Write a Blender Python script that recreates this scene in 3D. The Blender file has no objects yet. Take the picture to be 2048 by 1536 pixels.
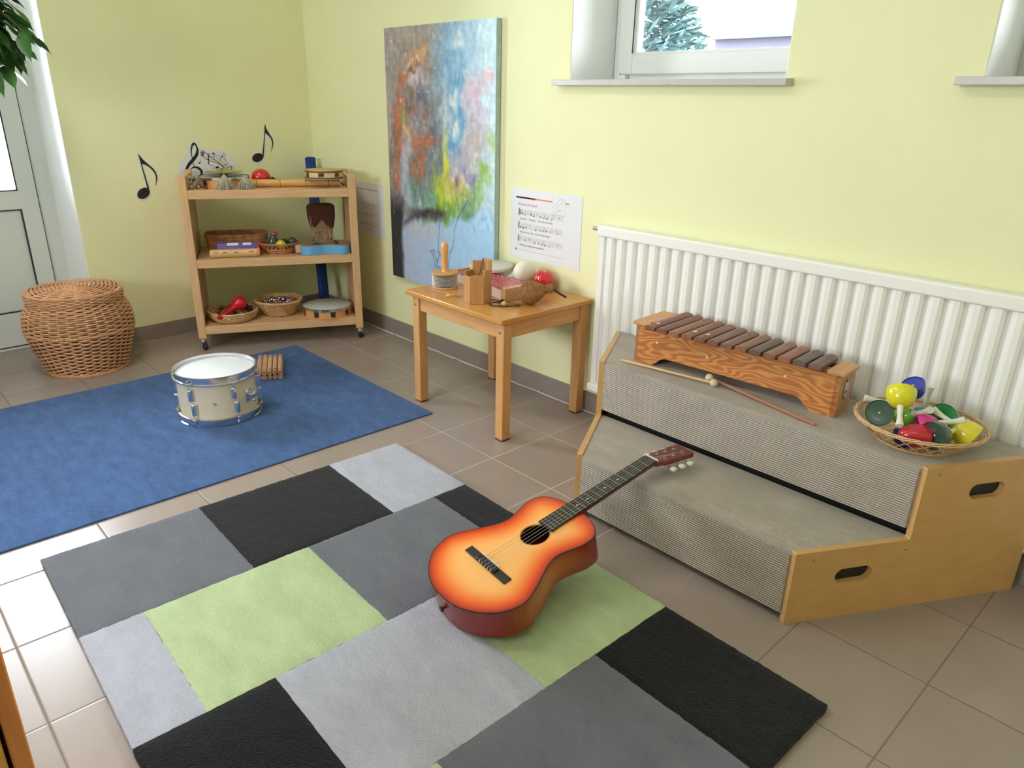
import bpy, bmesh, math, random
import numpy as np
from mathutils import Vector, Matrix
random.seed(7)
PI = math.pi
SC = bpy.context.scene
COL = SC.collection

# ---------------------------------------------------------------- camera
cam_d = bpy.data.cameras.new('camera')
cam_d.sensor_width = 36.0
cam_d.lens = 1457.0 / 2048.0 * 36.0
cam_d.clip_start = 0.02
cam_o = bpy.data.objects.new('camera', cam_d)
COL.objects.link(cam_o)
CR = ((0.68365225, 0.72952156, 0.02044256), (0.2763807, -0.23287523, -0.93240701), (-0.67545045, 0.64309208, -0.36083136))
cm = Matrix(((CR[0][0], -CR[1][0], -CR[2][0], 2.686), (CR[0][1], -CR[1][1], -CR[2][1], -2.207),
             (CR[0][2], -CR[1][2], -CR[2][2], 1.2233), (0, 0, 0, 1)))
cam_o.matrix_world = cm
SC.camera = cam_o

# ---------------------------------------------------------------- world, light, exposure
SC.view_settings.view_transform = 'Standard'
SC.view_settings.look = 'None'
SC.view_settings.gamma = 1.0
SC.view_settings.exposure = -0.36
SC.view_settings.use_curve_mapping = False
w = bpy.data.worlds.new('overcast_sky')
SC.world = w
w.use_nodes = True
bg = w.node_tree.nodes['Background']
bg.inputs[0].default_value = (0.84, 0.91, 1.0, 1)
bg.inputs[1].default_value = 40.0

def area(name, loc, rot, sx, sy, power, col=(1, 1, 1), portal=False, spread=None):
    l = bpy.data.lights.new(name, 'AREA')
    l.shape = 'RECTANGLE'
    l.size = sx
    l.size_y = sy
    l.energy = power
    l.color = col
    if portal:
        l.cycles.is_portal = True
    if spread:
        l.spread = spread
    o = bpy.data.objects.new(name, l)
    COL.objects.link(o)
    o.location = loc
    o.rotation_euler = rot
    return o
# portals just outside each opening (they only guide the sky light in)
area('window_portal', (1.08, 0.34, 1.74), (-PI/2, 0, 0), 0.95, 0.95, 1, portal=True)
area('window_portal', (2.49, 0.34, 1.74), (-PI/2, 0, 0), 0.95, 0.95, 1, portal=True)
area('door_portal', (-1.72, -1.88, 1.4), (PI/2, 0, -PI/2 + 0.063), 1.1, 1.5, 1, portal=True)
area('added_window_portal', (1.1, -5.34, 1.675), (PI/2, 0, 0), 1.4, 0.85, 1, portal=True)  # portal of the added window behind the camera
# added fill lights under the ceiling, out of view, to brighten the walls
area('added_fill_light', (0.3, -1.9, 2.53), (0, 0, 0), 1.2, 0.3, 24, (1.0, 0.97, 0.92))
area('added_fill_light', (2.9, -2.0, 2.53), (0, 0, 0), 1.2, 0.3, 6, (1.0, 0.97, 0.92))
area('added_fill_light', (2.0, -4.0, 2.53), (0, 0, 0), 1.2, 0.3, 9, (1.0, 0.97, 0.92))

# ---------------------------------------------------------------- mesh helpers
class MB:
    def __init__(s, M=None):
        s.v = []; s.f = []; s.mi = []; s.M = M or Matrix(); s.cur = 0; s.col = None; s.cols = []
    def add(s, vs, fs):
        n = len(s.v)
        for p in vs:
            s.v.append(tuple(s.M @ Vector(p)))
            if s.col is not None: s.cols.append(s.col)
        for f in fs:
            s.f.append(tuple(i + n for i in f)); s.mi.append(s.cur)
        return s
    def box(s, x0, x1, y0, y1, z0, z1):
        return s.add([(x0, y0, z0), (x1, y0, z0), (x1, y1, z0), (x0, y1, z0), (x0, y0, z1), (x1, y0, z1), (x1, y1, z1), (x0, y1, z1)],
              [(0, 3, 2, 1), (4, 5, 6, 7), (0, 1, 5, 4), (1, 2, 6, 5), (2, 3, 7, 6), (3, 0, 4, 7)])
    def cbox(s, c, d):
        return s.box(c[0]-d[0]/2, c[0]+d[0]/2, c[1]-d[1]/2, c[1]+d[1]/2, c[2]-d[2]/2, c[2]+d[2]/2)
    def prism(s, poly, z0, z1, top=True):
        n = len(poly)
        a = sum(poly[i][0]*poly[(i+1) % n][1] - poly[(i+1) % n][0]*poly[i][1] for i in range(n))
        if a < 0: poly = poly[::-1]
        vs = [(p[0], p[1], z0) for p in poly] + [(p[0], p[1], z1) for p in poly]
        fs = [tuple(range(n-1, -1, -1)), tuple(range(n, 2*n))] + [(i, (i+1) % n, n+(i+1) % n, n+i) for i in range(n)]
        return s.add(vs, fs)
    def lathe(s, prof, n=32, c=(0, 0, 0), axis=(0, 0, 1)):
        q = Vector(axis).to_track_quat('Z', 'Y').to_matrix()
        vs = []; fs = []; rings = []
        for r, z in prof:
            if r < 1e-6:
                rings.append([len(vs)]); vs.append(Vector(c) + q @ Vector((0, 0, z)))
            else:
                rings.append(list(range(len(vs), len(vs)+n)))
                for k in range(n):
                    a = 2*PI*k/n
                    vs.append(Vector(c) + q @ Vector((r*math.cos(a), r*math.sin(a), z)))
        for A, B in zip(rings, rings[1:]):
            for k in range(n):
                k2 = (k+1) % n
                if len(A) == 1 and len(B) == 1: continue
                if len(A) == 1: fs.append((A[0], B[k2], B[k]))
                elif len(B) == 1: fs.append((A[k], A[k2], B[0]))
                else: fs.append((A[k], A[k2], B[k2], B[k]))
        return s.add(vs, fs)
    def cyl(s, p0, p1, r0, r1=None, n=16):
        r1 = r0 if r1 is None else r1
        d = Vector(p1) - Vector(p0)
        return s.lathe([(0, 0), (r0, 0), (r1, d.length), (0, d.length)], n, p0, d)
    def sph(s, c, r, n=20, m=12, axis=(0, 0, 1)):
        if not isinstance(r, tuple): r = (r, r)
        pr = [(r[0]*math.sin(PI*i/m), -r[1]*math.cos(PI*i/m)) for i in range(m+1)]
        pr[0] = (0, -r[1]); pr[-1] = (0, r[1])
        return s.lathe(pr, n, c, axis)
    def tube(s, pts, r, n=8, closed=False, flat=None):
        pts = [Vector(p) for p in pts]; N = len(pts)
        rr = r if isinstance(r, (list, tuple)) else [r]*N
        vs = []; fs = []
        up = None
        for i, p in enumerate(pts):
            if closed: t = pts[(i+1) % N] - pts[i-1]
            else: t = pts[min(i+1, N-1)] - pts[max(i-1, 0)]
            t.normalize()
            if up is None:
                up = Vector((0, 0, 1)) if abs(t.z) < 0.95 else Vector((1, 0, 0))
            sd = t.cross(up)
            if sd.length < 1e-6: sd = t.orthogonal()
            sd.normalize(); u2 = sd.cross(t).normalized()
            if not closed: up = u2
            for k in range(n):
                a = 2*PI*k/n
                fx, fy = (1, 1) if flat is None else flat
                vs.append(p + sd*math.cos(a)*rr[i]*fx + u2*math.sin(a)*rr[i]*fy)
        M = N if closed else N-1
        for i in range(M):
            a = i*n; b = ((i+1) % N)*n
            for k in range(n):
                k2 = (k+1) % n
                fs.append((a+k, a+k2, b+k2, b+k))
        if not closed:
            fs.append(tuple(range(n-1, -1, -1))); fs.append(tuple(range((N-1)*n, N*n)))
        return s.add(vs, fs)
    def build(s, name, mats, parent=None, smooth=35, bevel=0, seg=2):
        me = bpy.data.meshes.new(name)
        me.from_pydata(s.v, [], s.f)
        if not isinstance(mats, (list, tuple)): mats = [mats]
        for m in mats: me.materials.append(m)
        if len(mats) > 1: me.polygons.foreach_set('material_index', s.mi)
        if s.cols:
            ca = me.color_attributes.new('paint', 'FLOAT_COLOR', 'POINT')
            ca.data.foreach_set('color', [x for c in s.cols for x in (*c, 1.0)])
        bm = bmesh.new(); bm.from_mesh(me)
        bmesh.ops.recalc_face_normals(bm, faces=bm.faces)
        bm.to_mesh(me); bm.free()
        if smooth:
            me.shade_smooth()
            me.set_sharp_from_angle(angle=math.radians(smooth))
        me.update()
        o = bpy.data.objects.new(name, me)
        COL.objects.link(o)
        if parent: o.parent = parent
        if bevel:
            b = o.modifiers.new('bevel', 'BEVEL'); b.width = bevel; b.segments = seg; b.limit_method = 'ANGLE'; b.angle_limit = math.radians(40)
            b.harden_normals = False
        return o

def thing(name, label, cat, loc=(0, 0, 0), rotz=0, group=None, M=None):
    o = bpy.data.objects.new(name, None)
    o.empty_display_size = 0.05
    COL.objects.link(o)
    if M is not None: o.matrix_world = M
    else:
        o.location = loc; o.rotation_euler = (0, 0, rotz)
    return tag(o, label, cat, group)
def tag(o, label, cat, group=None, loc=None, rotz=None):
    o['label'] = label; o['category'] = cat
    if group: o['group'] = group
    if loc is not None: o.location = loc
    if rotz is not None: o.rotation_euler = (0, 0, rotz)
    return o
def struct(o, loc=None, rotz=None):
    o['kind'] = 'structure'
    if loc is not None: o.location = loc
    if rotz is not None: o.rotation_euler = (0, 0, rotz)
    return o
def shape2d(polys, depth):
    """filled 2-D outlines (first outer, others holes or islands) of real thickness; returns verts, faces in x,y,z"""
    cu = bpy.data.curves.new('tmp', 'CURVE'); cu.dimensions = '2D'; cu.fill_mode = 'BOTH'; cu.extrude = depth/2
    for P in polys:
        sp = cu.splines.new('POLY'); sp.points.add(len(P)-1)
        for i, q in enumerate(P): sp.points[i].co = (q[0], q[1], 0, 1)
        sp.use_cyclic_u = True
    ob = bpy.data.objects.new('tmp', cu); COL.objects.link(ob)
    me = bpy.data.meshes.new_from_object(ob)
    vs = [tuple(v.co) for v in me.vertices]; fs = [tuple(p.vertices) for p in me.polygons]
    bpy.data.objects.remove(ob); bpy.data.curves.remove(cu); bpy.data.meshes.remove(me)
    return vs, fs
def text2d(body, size, depth=0.0002):
    cu = bpy.data.curves.new('tmp', 'FONT'); cu.body = body; cu.size = size; cu.extrude = depth/2; cu.resolution_u = 3
    ob = bpy.data.objects.new('tmp', cu); COL.objects.link(ob)
    me = bpy.data.meshes.new_from_object(ob)
    vs = [tuple(v.co) for v in me.vertices]; fs = [tuple(p.vertices) for p in me.polygons]
    bpy.data.objects.remove(ob); bpy.data.curves.remove(cu); bpy.data.meshes.remove(me)
    return vs, fs
def catmull(P, k=8, closed=True):
    out = []; n = len(P)
    for i in range(n if closed else n-1):
        g = (lambda j: P[j % n]) if closed else (lambda j: P[max(0, min(n-1, j))])
        p0, p1, p2, p3 = (Vector(g(i+d)) for d in (-1, 0, 1, 2))
        for j in range(k):
            t = j/k
            out.append(tuple(0.5*((2*p1) + (p2-p0)*t + (2*p0-5*p1+4*p2-p3)*t*t + (3*p1-p0-3*p2+p3)*t**3)))
    if not closed: out.append(tuple(P[-1]))
    return out

# ---------------------------------------------------------------- materials
def lin(c):
    return tuple((x/12.92 if x <= 0.04045 else ((x+0.055)/1.055)**2.4) for x in (v/255 for v in c))
def mat(name, rgb, rough=0.6, metal=0.0, spec=0.5, var=0.0, vscale=20, bump=0.0, bscale=200, coat=0.0, trans=0.0, attr=None, sheen=0.0):
    m = bpy.data.materials.new(name); m.use_nodes = True
    nt = m.node_tree; b = nt.nodes['Principled BSDF']
    c = lin(rgb) if max(rgb) > 1 else rgb
    b.inputs['Base Color'].default_value = (*c, 1)
    b.inputs['Roughness'].default_value = rough
    b.inputs['Metallic'].default_value = metal
    b.inputs['Specular IOR Level'].default_value = spec
    b.inputs['Coat Weight'].default_value = coat
    b.inputs['Coat Roughness'].default_value = 0.08
    b.inputs['Transmission Weight'].default_value = trans
    if sheen: b.inputs['Sheen Weight'].default_value = sheen
    tc = nt.nodes.new('ShaderNodeTexCoord')
    if attr:
        a = nt.nodes.new('ShaderNodeVertexColor'); a.layer_name = attr
        nt.links.new(a.outputs['Color'], b.inputs['Base Color'])
    if var:
        n = nt.nodes.new('ShaderNodeTexNoise'); n.inputs['Scale'].default_value = vscale; n.inputs['Detail'].default_value = 6
        mx = nt.nodes.new('ShaderNodeMix'); mx.data_type = 'RGBA'
        mr = nt.nodes.new('ShaderNodeMapRange'); mr.inputs[1].default_value = 0.3; mr.inputs[2].default_value = 0.7
        nt.links.new(tc.outputs['Object'], n.inputs['Vector']); nt.links.new(n.outputs['Fac'], mr.inputs[0])
        nt.links.new(mr.outputs[0], mx.inputs[0])
        mx.inputs[6].default_value = (*[x*(1-var) for x in c], 1); mx.inputs[7].default_value = (*[min(1, x*(1+var)) for x in c], 1)
        nt.links.new(mx.outputs[2], b.inputs['Base Color'])
    if bump:
        n = nt.nodes.new('ShaderNodeTexNoise'); n.inputs['Scale'].default_value = bscale; n.inputs['Detail'].default_value = 4
        bp = nt.nodes.new('ShaderNodeBump'); bp.inputs['Strength'].default_value = bump; bp.inputs['Distance'].default_value = 0.004
        nt.links.new(tc.outputs['Object'], n.inputs['Vector']); nt.links.new(n.outputs['Fac'], bp.inputs['Height'])
        nt.links.new(bp.outputs[0], b.inputs['Normal'])
    return m
def wood(name, c1, c2, axis='x', rough=0.45, scale=14, stretch=12, dist=3.0, rings=False, coat=0.0):
    m = mat(name, c1, rough=rough, coat=coat)
    nt = m.node_tree; b = nt.nodes['Principled BSDF']
    tc = nt.nodes.new('ShaderNodeTexCoord'); mp = nt.nodes.new('ShaderNodeMapping')
    s = {'x': (1/stretch, 1, 1), 'y': (1, 1/stretch, 1), 'z': (1, 1, 1/stretch)}[axis]
    mp.inputs['Scale'].default_value = s
    nt.links.new(tc.outputs['Object'], mp.inputs['Vector'])
    n = nt.nodes.new('ShaderNodeTexNoise'); n.inputs['Scale'].default_value = scale*6; n.inputs['Detail'].default_value = 5
    nt.links.new(mp.outputs[0], n.inputs['Vector'])
    ramp = nt.nodes.new('ShaderNodeMapRange'); ramp.inputs[1].default_value = 0.32; ramp.inputs[2].default_value = 0.68
    src = n.outputs['Fac']
    if rings:
        wv = nt.nodes.new('ShaderNodeTexNoise'); wv.inputs['Scale'].default_value = 4.5; wv.inputs['Detail'].default_value = 1.5
        mp2 = nt.nodes.new('ShaderNodeMapping'); mp2.inputs['Scale'].default_value = (0.9, 1.0, 3.2)
        nt.links.new(tc.outputs['Object'], mp2.inputs['Vector']); nt.links.new(mp2.outputs[0], wv.inputs['Vector'])
        mu = nt.nodes.new('ShaderNodeMath'); mu.operation = 'MULTIPLY'; mu.inputs[1].default_value = 95
        nt.links.new(wv.outputs['Fac'], mu.inputs[0])
        sn = nt.nodes.new('ShaderNodeMath'); sn.operation = 'SINE'; nt.links.new(mu.outputs[0], sn.inputs[0])
        ramp.inputs[1].default_value = -0.9; ramp.inputs[2].default_value = 1.0
        src = sn.outputs[0]
    nt.links.new(src, ramp.inputs[0])
    mx = nt.nodes.new('ShaderNodeMix'); mx.data_type = 'RGBA'
    nt.links.new(ramp.outputs[0], mx.inputs[0])
    mx.inputs[6].default_value = (*lin(c2), 1); mx.inputs[7].default_value = (*lin(c1), 1)
    nt.links.new(mx.outputs[2], b.inputs['Base Color'])
    return m

m_wall = mat('wall_paint', (0.86, 0.85, 0.52), rough=0.85, spec=0.2, var=0.02, vscale=3, bump=0.15, bscale=120)
m_white = mat('white_plaster', (0.90, 0.91, 0.88), rough=0.8, spec=0.2)
m_pvc = mat('white_plastic', (0.82, 0.83, 0.81), rough=0.3)
m_doorpvc = mat('door_plastic', (0.74, 0.77, 0.72), rough=0.35)
m_seal = mat('seal_black', (0.03, 0.03, 0.05), rough=0.6)
m_sill = mat('sill_stone', (0.55, 0.53, 0.50), rough=0.35, var=0.05, vscale=60)
m_rad = mat('radiator_enamel', (0.92, 0.91, 0.87), rough=0.35)
m_chrome = mat('chrome', (0.75, 0.75, 0.78), rough=0.12, metal=1)
m_steel = mat('steel', (0.55, 0.55, 0.55), rough=0.3, metal=1)
m_black = mat('black_plastic', (0.012, 0.012, 0.013), rough=0.4)
m_dark = mat('dark_interior', (0.02, 0.015, 0.012), rough=0.9, spec=0.1)
m_beech = {a: wood('beech_'+a, (222, 182, 136), (208, 164, 116), a) for a in 'xyz'}
m_table = {a: wood('table_wood_'+a, (214, 162, 106), (200, 146, 90), a) for a in 'xyz'}
m_tabletop = wood('table_top_wood', (208, 150, 82), (194, 134, 68), 'x', rough=0.25)
m_ply = {a: wood('podium_wood_'+a, (210, 166, 108), (203, 158, 100), a, scale=5, rough=0.4) for a in 'xyz'}

def glass(name):
    m = bpy.data.materials.new(name); m.use_nodes = True; nt = m.node_tree
    nt.nodes.remove(nt.nodes['Principled BSDF'])
    t = nt.nodes.new('ShaderNodeBsdfTransparent'); g = nt.nodes.new('ShaderNodeBsdfGlossy'); g.inputs['Roughness'].default_value = 0.02
    f = nt.nodes.new('ShaderNodeFresnel'); f.inputs[0].default_value = 1.45
    mx = nt.nodes.new('ShaderNodeMixShader')
    nt.links.new(f.outputs[0], mx.inputs[0]); nt.links.new(t.outputs[0], mx.inputs[1]); nt.links.new(g.outputs[0], mx.inputs[2])
    nt.links.new(mx.outputs[0], nt.nodes['Material Output'].inputs[0])
    return m
m_glass = glass('window_glass')

# floor tiles: 30 cm grid with grout, aligned with the right wall
def tile_mat():
    m = mat('floor_tile', (0.29, 0.225, 0.185), rough=0.32, spec=0.5)
    nt = m.node_tree; b = nt.nodes['Principled BSDF']; L = nt.links.new
    tc = nt.nodes.new('ShaderNodeTexCoord'); sep = nt.nodes.new('ShaderNodeSeparateXYZ'); L(tc.outputs['Object'], sep.inputs[0])
    def math_(op, a, bb=None, c=None):
        n = nt.nodes.new('ShaderNodeMath'); n.operation = op
        for i, x in enumerate((a, bb, c)):
            if x is None: continue
            if isinstance(x, (int, float)): n.inputs[i].default_value = x
            else: L(x, n.inputs[i])
        return n.outputs[0]
    ds = []; ids = []
    for k in (0, 1):
        q = math_('DIVIDE', sep.outputs[k], 0.3)
        fr = math_('FRACT', math_('ADD', q, 0.5))
        ds.append(math_('MULTIPLY', math_('ABSOLUTE', math_('SUBTRACT', fr, 0.5)), 0.3))
        ids.append(math_('FLOOR', q))
    d = math_('MINIMUM', ds[0], ds[1])
    g = math_('LESS_THAN', d, 0.0019)
    cx = nt.nodes.new('ShaderNodeCombineXYZ'); L(ids[0], cx.inputs[0]); L(ids[1], cx.inputs[1])
    wn = nt.nodes.new('ShaderNodeTexWhiteNoise'); L(cx.outputs[0], wn.inputs[0])
    n = nt.nodes.new('ShaderNodeTexNoise'); n.inputs['Scale'].default_value = 9; n.inputs['Detail'].default_value = 5; L(tc.outputs['Object'], n.inputs['Vector'])
    v = math_('ADD', math_('MULTIPLY', wn.outputs['Value'], 0.07), math_('MULTIPLY', n.outputs['Fac'], 0.16))
    v = math_('ADD', v, 0.89)
    mx = nt.nodes.new('ShaderNodeMix'); mx.data_type = 'RGBA'; mx.blend_type = 'MULTIPLY'; mx.inputs[0].default_value = 1
    mx.inputs[6].default_value = (0.335, 0.266, 0.228, 1)
    cc = nt.nodes.new('ShaderNodeCombineXYZ'); [L(v, cc.inputs[i]) for i in range(3)]; L(cc.outputs[0], mx.inputs[7])
    n2 = nt.nodes.new('ShaderNodeTexNoise'); n2.inputs['Scale'].default_value = 1.6; L(tc.outputs['Object'], n2.inputs['Vector'])
    gm = nt.nodes.new('ShaderNodeMix'); gm.data_type = 'RGBA'; gm.inputs[6].default_value = (0.20, 0.155, 0.125, 1); gm.inputs[7].default_value = (0.56, 0.48, 0.38, 1)
    # pale grout by the wall and under the table, darker further out
    def ramp_(src, a, bb):
        q = nt.nodes.new('ShaderNodeMapRange'); q.inputs[1].default_value = a; q.inputs[2].default_value = bb; L(src, q.inputs[0]); return q.outputs[0]
    fy = ramp_(math_('ADD', sep.outputs[1], math_('MULTIPLY', n2.outputs['Fac'], 0.9)), -0.75, -0.15); fx = ramp_(sep.outputs[0], 2.0, 1.6)
    L(math_('MULTIPLY', fy, fx), gm.inputs[0])
    m2 = nt.nodes.new('ShaderNodeMix'); m2.data_type = 'RGBA'; L(g, m2.inputs[0]); L(mx.outputs[2], m2.inputs[6]); L(gm.outputs[2], m2.inputs[7])
    L(m2.outputs[2], b.inputs['Base Color'])
    r = math_('ADD', math_('MULTIPLY', g, 0.5), 0.27); r = math_('ADD', r, math_('MULTIPLY', n.outputs['Fac'], 0.08)); L(r, b.inputs['Roughness'])
    h = nt.nodes.new('ShaderNodeMapRange'); h.inputs[1].default_value = 0.001; h.inputs[2].default_value = 0.005; L(d, h.inputs[0])
    h.interpolation_type = 'SMOOTHSTEP'
    bp = nt.nodes.new('ShaderNodeBump'); bp.inputs['Strength'].default_value = 0.5; bp.inputs['Distance'].default_value = 0.0012; L(h.outputs[0], bp.inputs['Height'])
    L(bp.outputs[0], b.inputs['Normal'])
    return m
m_tile = tile_mat()
m_skirt = mat('skirting_tile', (0.29, 0.235, 0.205), rough=0.3, var=0.06, vscale=14)
m_grout = mat('grout', (0.52, 0.46, 0.40), rough=0.9)

# ---------------------------------------------------------------- setting
RL = PI/2 + 0.0629                 # left wall frame: local x runs along the wall to the corner, local y into the wall
OL = (-1.38, 0.01, 0)
def LWm(x, y=0, z=0):
    return Matrix.Translation(OL) @ Matrix.Rotation(RL, 4, 'Z') @ Vector((x, y, z))

struct(MB().box(-2.2, 4.3, -5.3, 0.02, -0.05, 0).build('floor', m_tile, smooth=0))
struct(MB().box(-2.2, 4.3, -5.3, 0.32, 2.6, 2.7).build('ceiling', m_white, smooth=0))
W = MB()
WZ0, WZ1 = 1.29, 2.2
for x0, x1 in ((-1.9, 0.639), (1.52, 2.049), (2.93, 4.3)): W.box(x0, x1, 0.01, 0.32, 0, 2.6)
for x0, x1 in ((0.639, 1.52), (2.049, 2.93)):
    W.box(x0, x1, 0.01, 0.32, 0, WZ0); W.box(x0, x1, 0.01, 0.32, WZ1, 2.6)
struct(W.build('wall_right', m_wall, smooth=0))
W = MB()
W.box(-1.308, 0.05, 0, 0.33, 0, 2.6); W.box(-2.34, -1.308, 0, 0.33, 2.1, 2.6); W.box(-5.2, -2.34, 0, 0.33, 0, 2.6)
struct(W.build('wall_left', m_wall, smooth=0), OL, RL)
W = MB(); W.box(-2.2, 0.4, -5.3, -5.2, 0, 2.6); W.box(1.8, 4.3, -5.3, -5.2, 0, 2.6); W.box(0.4, 1.8, -5.3, -5.2, 0, 1.25); W.box(0.4, 1.8, -5.3, -5.2, 2.1, 2.6)
struct(W.build('wall_near', m_wall, smooth=0))
WN = bpy.data.objects.new('window_3', None); COL.objects.link(WN); struct(WN, (0.4, -5.25, 1.25))  # unseen window added behind the camera to brighten the walls
f = MB()
for k in range(3): f.box(k*0.67, k*0.67+0.06, -0.03, 0.03, 0, 0.85)
for k in range(2):
    for z in (0, 0.79): f.box(k*0.67+0.06, (k+1)*0.67, -0.03, 0.03, z, z+0.06)
f.build('window_frame', m_pvc, WN, smooth=0)
for k in range(2): MB().box(k*0.67+0.06, (k+1)*0.67, -0.003, 0.003, 0.06, 0.79).build('window_pane', m_glass, WN, smooth=0)
struct(MB().box(4.2, 4.3, -5.3, 0.32, 0, 2.6).build('wall_far_right', m_wall, smooth=0))
# white window reveals, sills, frames
def window(i, x0, x1):
    r = MB()
    r.box(x0, x0+0.004, 0.012, 0.262, 1.306, WZ1); r.box(x1-0.004, x1, 0.012, 0.262, 1.306, WZ1); r.box(x0, x1, 0.012, 0.262, WZ1-0.004, WZ1)
    root = bpy.data.objects.new('window_%d' % i, None); COL.objects.link(root); struct(root, (x0, 0.262, 1.306))
    r.M = Matrix(); o = r.build('window_reveal', m_white, smooth=0); o.parent = root; o.matrix_parent_inverse = Matrix.Translation((-x0, -0.262, -1.306))
    w = x1-x0; h = WZ1-1.306
    f = MB()
    for a in ((0, 0.045, 0, h), (w-0.045, w, 0, h), (0.045, w-0.045, 0, 0.035), (0.045, w-0.045, h-0.045, h)): f.box(a[0], a[1], 0.004, 0.05, a[2], a[3])
    f.build('window_frame', m_pvc, root, bevel=0.002)
    s = MB(); L_, R_, B_, T_ = 0.035, w-0.035, 0.028, h-0.035
    for a in ((L_, L_+0.0699, B_, T_), (R_-0.0699, R_, B_, T_), (L_+0.07, R_-0.07, B_, B_+0.07), (L_+0.07, R_-0.07, T_-0.07, T_)): s.box(a[0], a[1], -0.014, 0.03, a[2], a[3])
    sash = s.build('window_sash', m_pvc, root, bevel=0.003)
    s = MB()
    for a in ((L_+0.07, L_+0.082, B_+0.07, T_-0.07), (R_-0.082, R_-0.07, B_+0.07, T_-0.07), (L_+0.082, R_-0.082, B_+0.07, B_+0.08), (L_+0.082, R_-0.082, T_-0.08, T_-0.07)):
        s.box(a[0], a[1], -0.004, 0.03, a[2], a[3])
    s.build('glazing_bead', m_pvc, sash, bevel=0.002)
    MB().box(L_+0.07, R_-0.07, 0.012, 0.018, B_+0.07, T_-0.07).build('window_pane', m_glass, sash, smooth=0)
    g = MB()
    g.box(L_+0.066, L_+0.070, -0.0145, -0.012, B_+0.075, T_-0.07)
    g.build('seal', m_seal, sash, smooth=0)
    g = MB()
    for q in (L_+0.002, R_-0.05): g.box(q, q+0.045, -0.022, -0.004, 0.006, 0.026)
    g.cyl((R_-0.012, -0.02, 0.0), (R_-0.012, -0.02, 0.06), 0.006); g.cyl((L_+0.012, -0.018, 0.0), (L_+0.012, -0.018, 0.035), 0.006)
    g.build('hinge', m_pvc, sash, bevel=0.001)
    hb = MB(); hb.box(R_-0.05, R_-0.025, -0.026, -0.014, 0.33, 0.40); hb.cyl((R_-0.038, -0.05, 0.38), (R_-0.038, -0.02, 0.38), 0.008); hb.box(R_-0.048, R_-0.028, -0.056, -0.045, 0.27, 0.39)
    hb.build('window_handle', m_pvc, sash, bevel=0.002)
    MB().box(x0-0.053, x1+0.024, -0.035, 0.262, 1.286, 1.306).build('window_sill', m_sill, root, smooth=0, bevel=0.002).matrix_parent_inverse = Matrix.Translation((-x0, -0.262, -1.306))
window(1, 0.639, 1.52)
window(2, 2.049, 2.93)
# door in the left wall, 0.3 m back, glazed above, panelled below
D = bpy.data.objects.new('door_1', None); COL.objects.link(D); struct(D, tuple(LWm(-1.308, 0.295, 0)), RL)
dw = 1.03
r = MB()
r.box(-0.003, 0.003, -0.293, 0.01, 0, 2.1); r.box(-dw-0.003, -dw+0.003, -0.293, 0.01, 0, 2.1); r.box(-dw, 0, -0.293, 0.01, 2.095, 2.1)
r.build('door_reveal', m_white, D, smooth=0)
f = MB()
f.box(-0.075, 0, 0.0, 0.07, 0, 2.1); f.box(-dw, -dw+0.075, 0, 0.07, 0, 2.1); f.box(-dw+0.075, -0.075, 0, 0.07, 2.02, 2.1); f.box(-dw+0.075, -0.075, 0, 0.07, 0, 0.018)
f.build('door_frame', m_doorpvc, D, bevel=0.003)
lf = MB(); a0, a1 = -dw+0.079, -0.079
lf.box(a1-0.076, a1, -0.008, 0.055, 0.024, 2.016); lf.box(a0, a0+0.076, -0.008, 0.055, 0.024, 2.016)
i0, i1 = a0+0.076, a1-0.076
lf.box(i0, i1, -0.008, 0.055, 0.024, 0.19); lf.box(i0, i1, -0.008, 0.055, 0.69, 0.775); lf.box(i0, i1, -0.008, 0.055, 1.93, 2.016)
leaf = lf.build('door_leaf', m_doorpvc, D, smooth=0)
MB().box(a0+0.076, a1-0.076, 0.006, 0.045, 0.19, 0.69).build('door_panel', m_doorpvc, leaf, smooth=0)
g = MB(); i0, i1 = a0+0.076, a1-0.076
for z0, z1 in ((0.19, 0.69), (0.775, 1.93)):
    for q in ((i0, i0+0.006, z0, z1), (i1-0.006, i1, z0, z1), (i0+0.006, i1-0.006, z0, z0+0.006), (i0+0.006, i1-0.006, z1-0.006, z1)): g.box(q[0], q[1], -0.004, 0.03, q[2], q[3])
g.box(a1+0.0, a1+0.0045, -0.002, 0.05, 0.02, 2.02); g.box(a0, a1, -0.002, 0.05, 0.018, 0.0245)
g.build('door_seal', m_seal, leaf, smooth=0)
MB().box(i0, i1, 0.015, 0.025, 0.775, 1.93).build('door_pane', m_glass, leaf, smooth=0)
h = MB(); h.cyl((a0+0.035, -0.02, 1.02), (a0+0.035, -0.008, 1.02), 0.018); h.cyl((a0+0.035, -0.06, 1.02), (a0+0.035, -0.01, 1.02), 0.008); h.box(a0+0.027, a0+0.14, -0.066, -0.052, 1.01, 1.03)
h.build('door_handle', m_steel, leaf, bevel=0.003)
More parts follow.
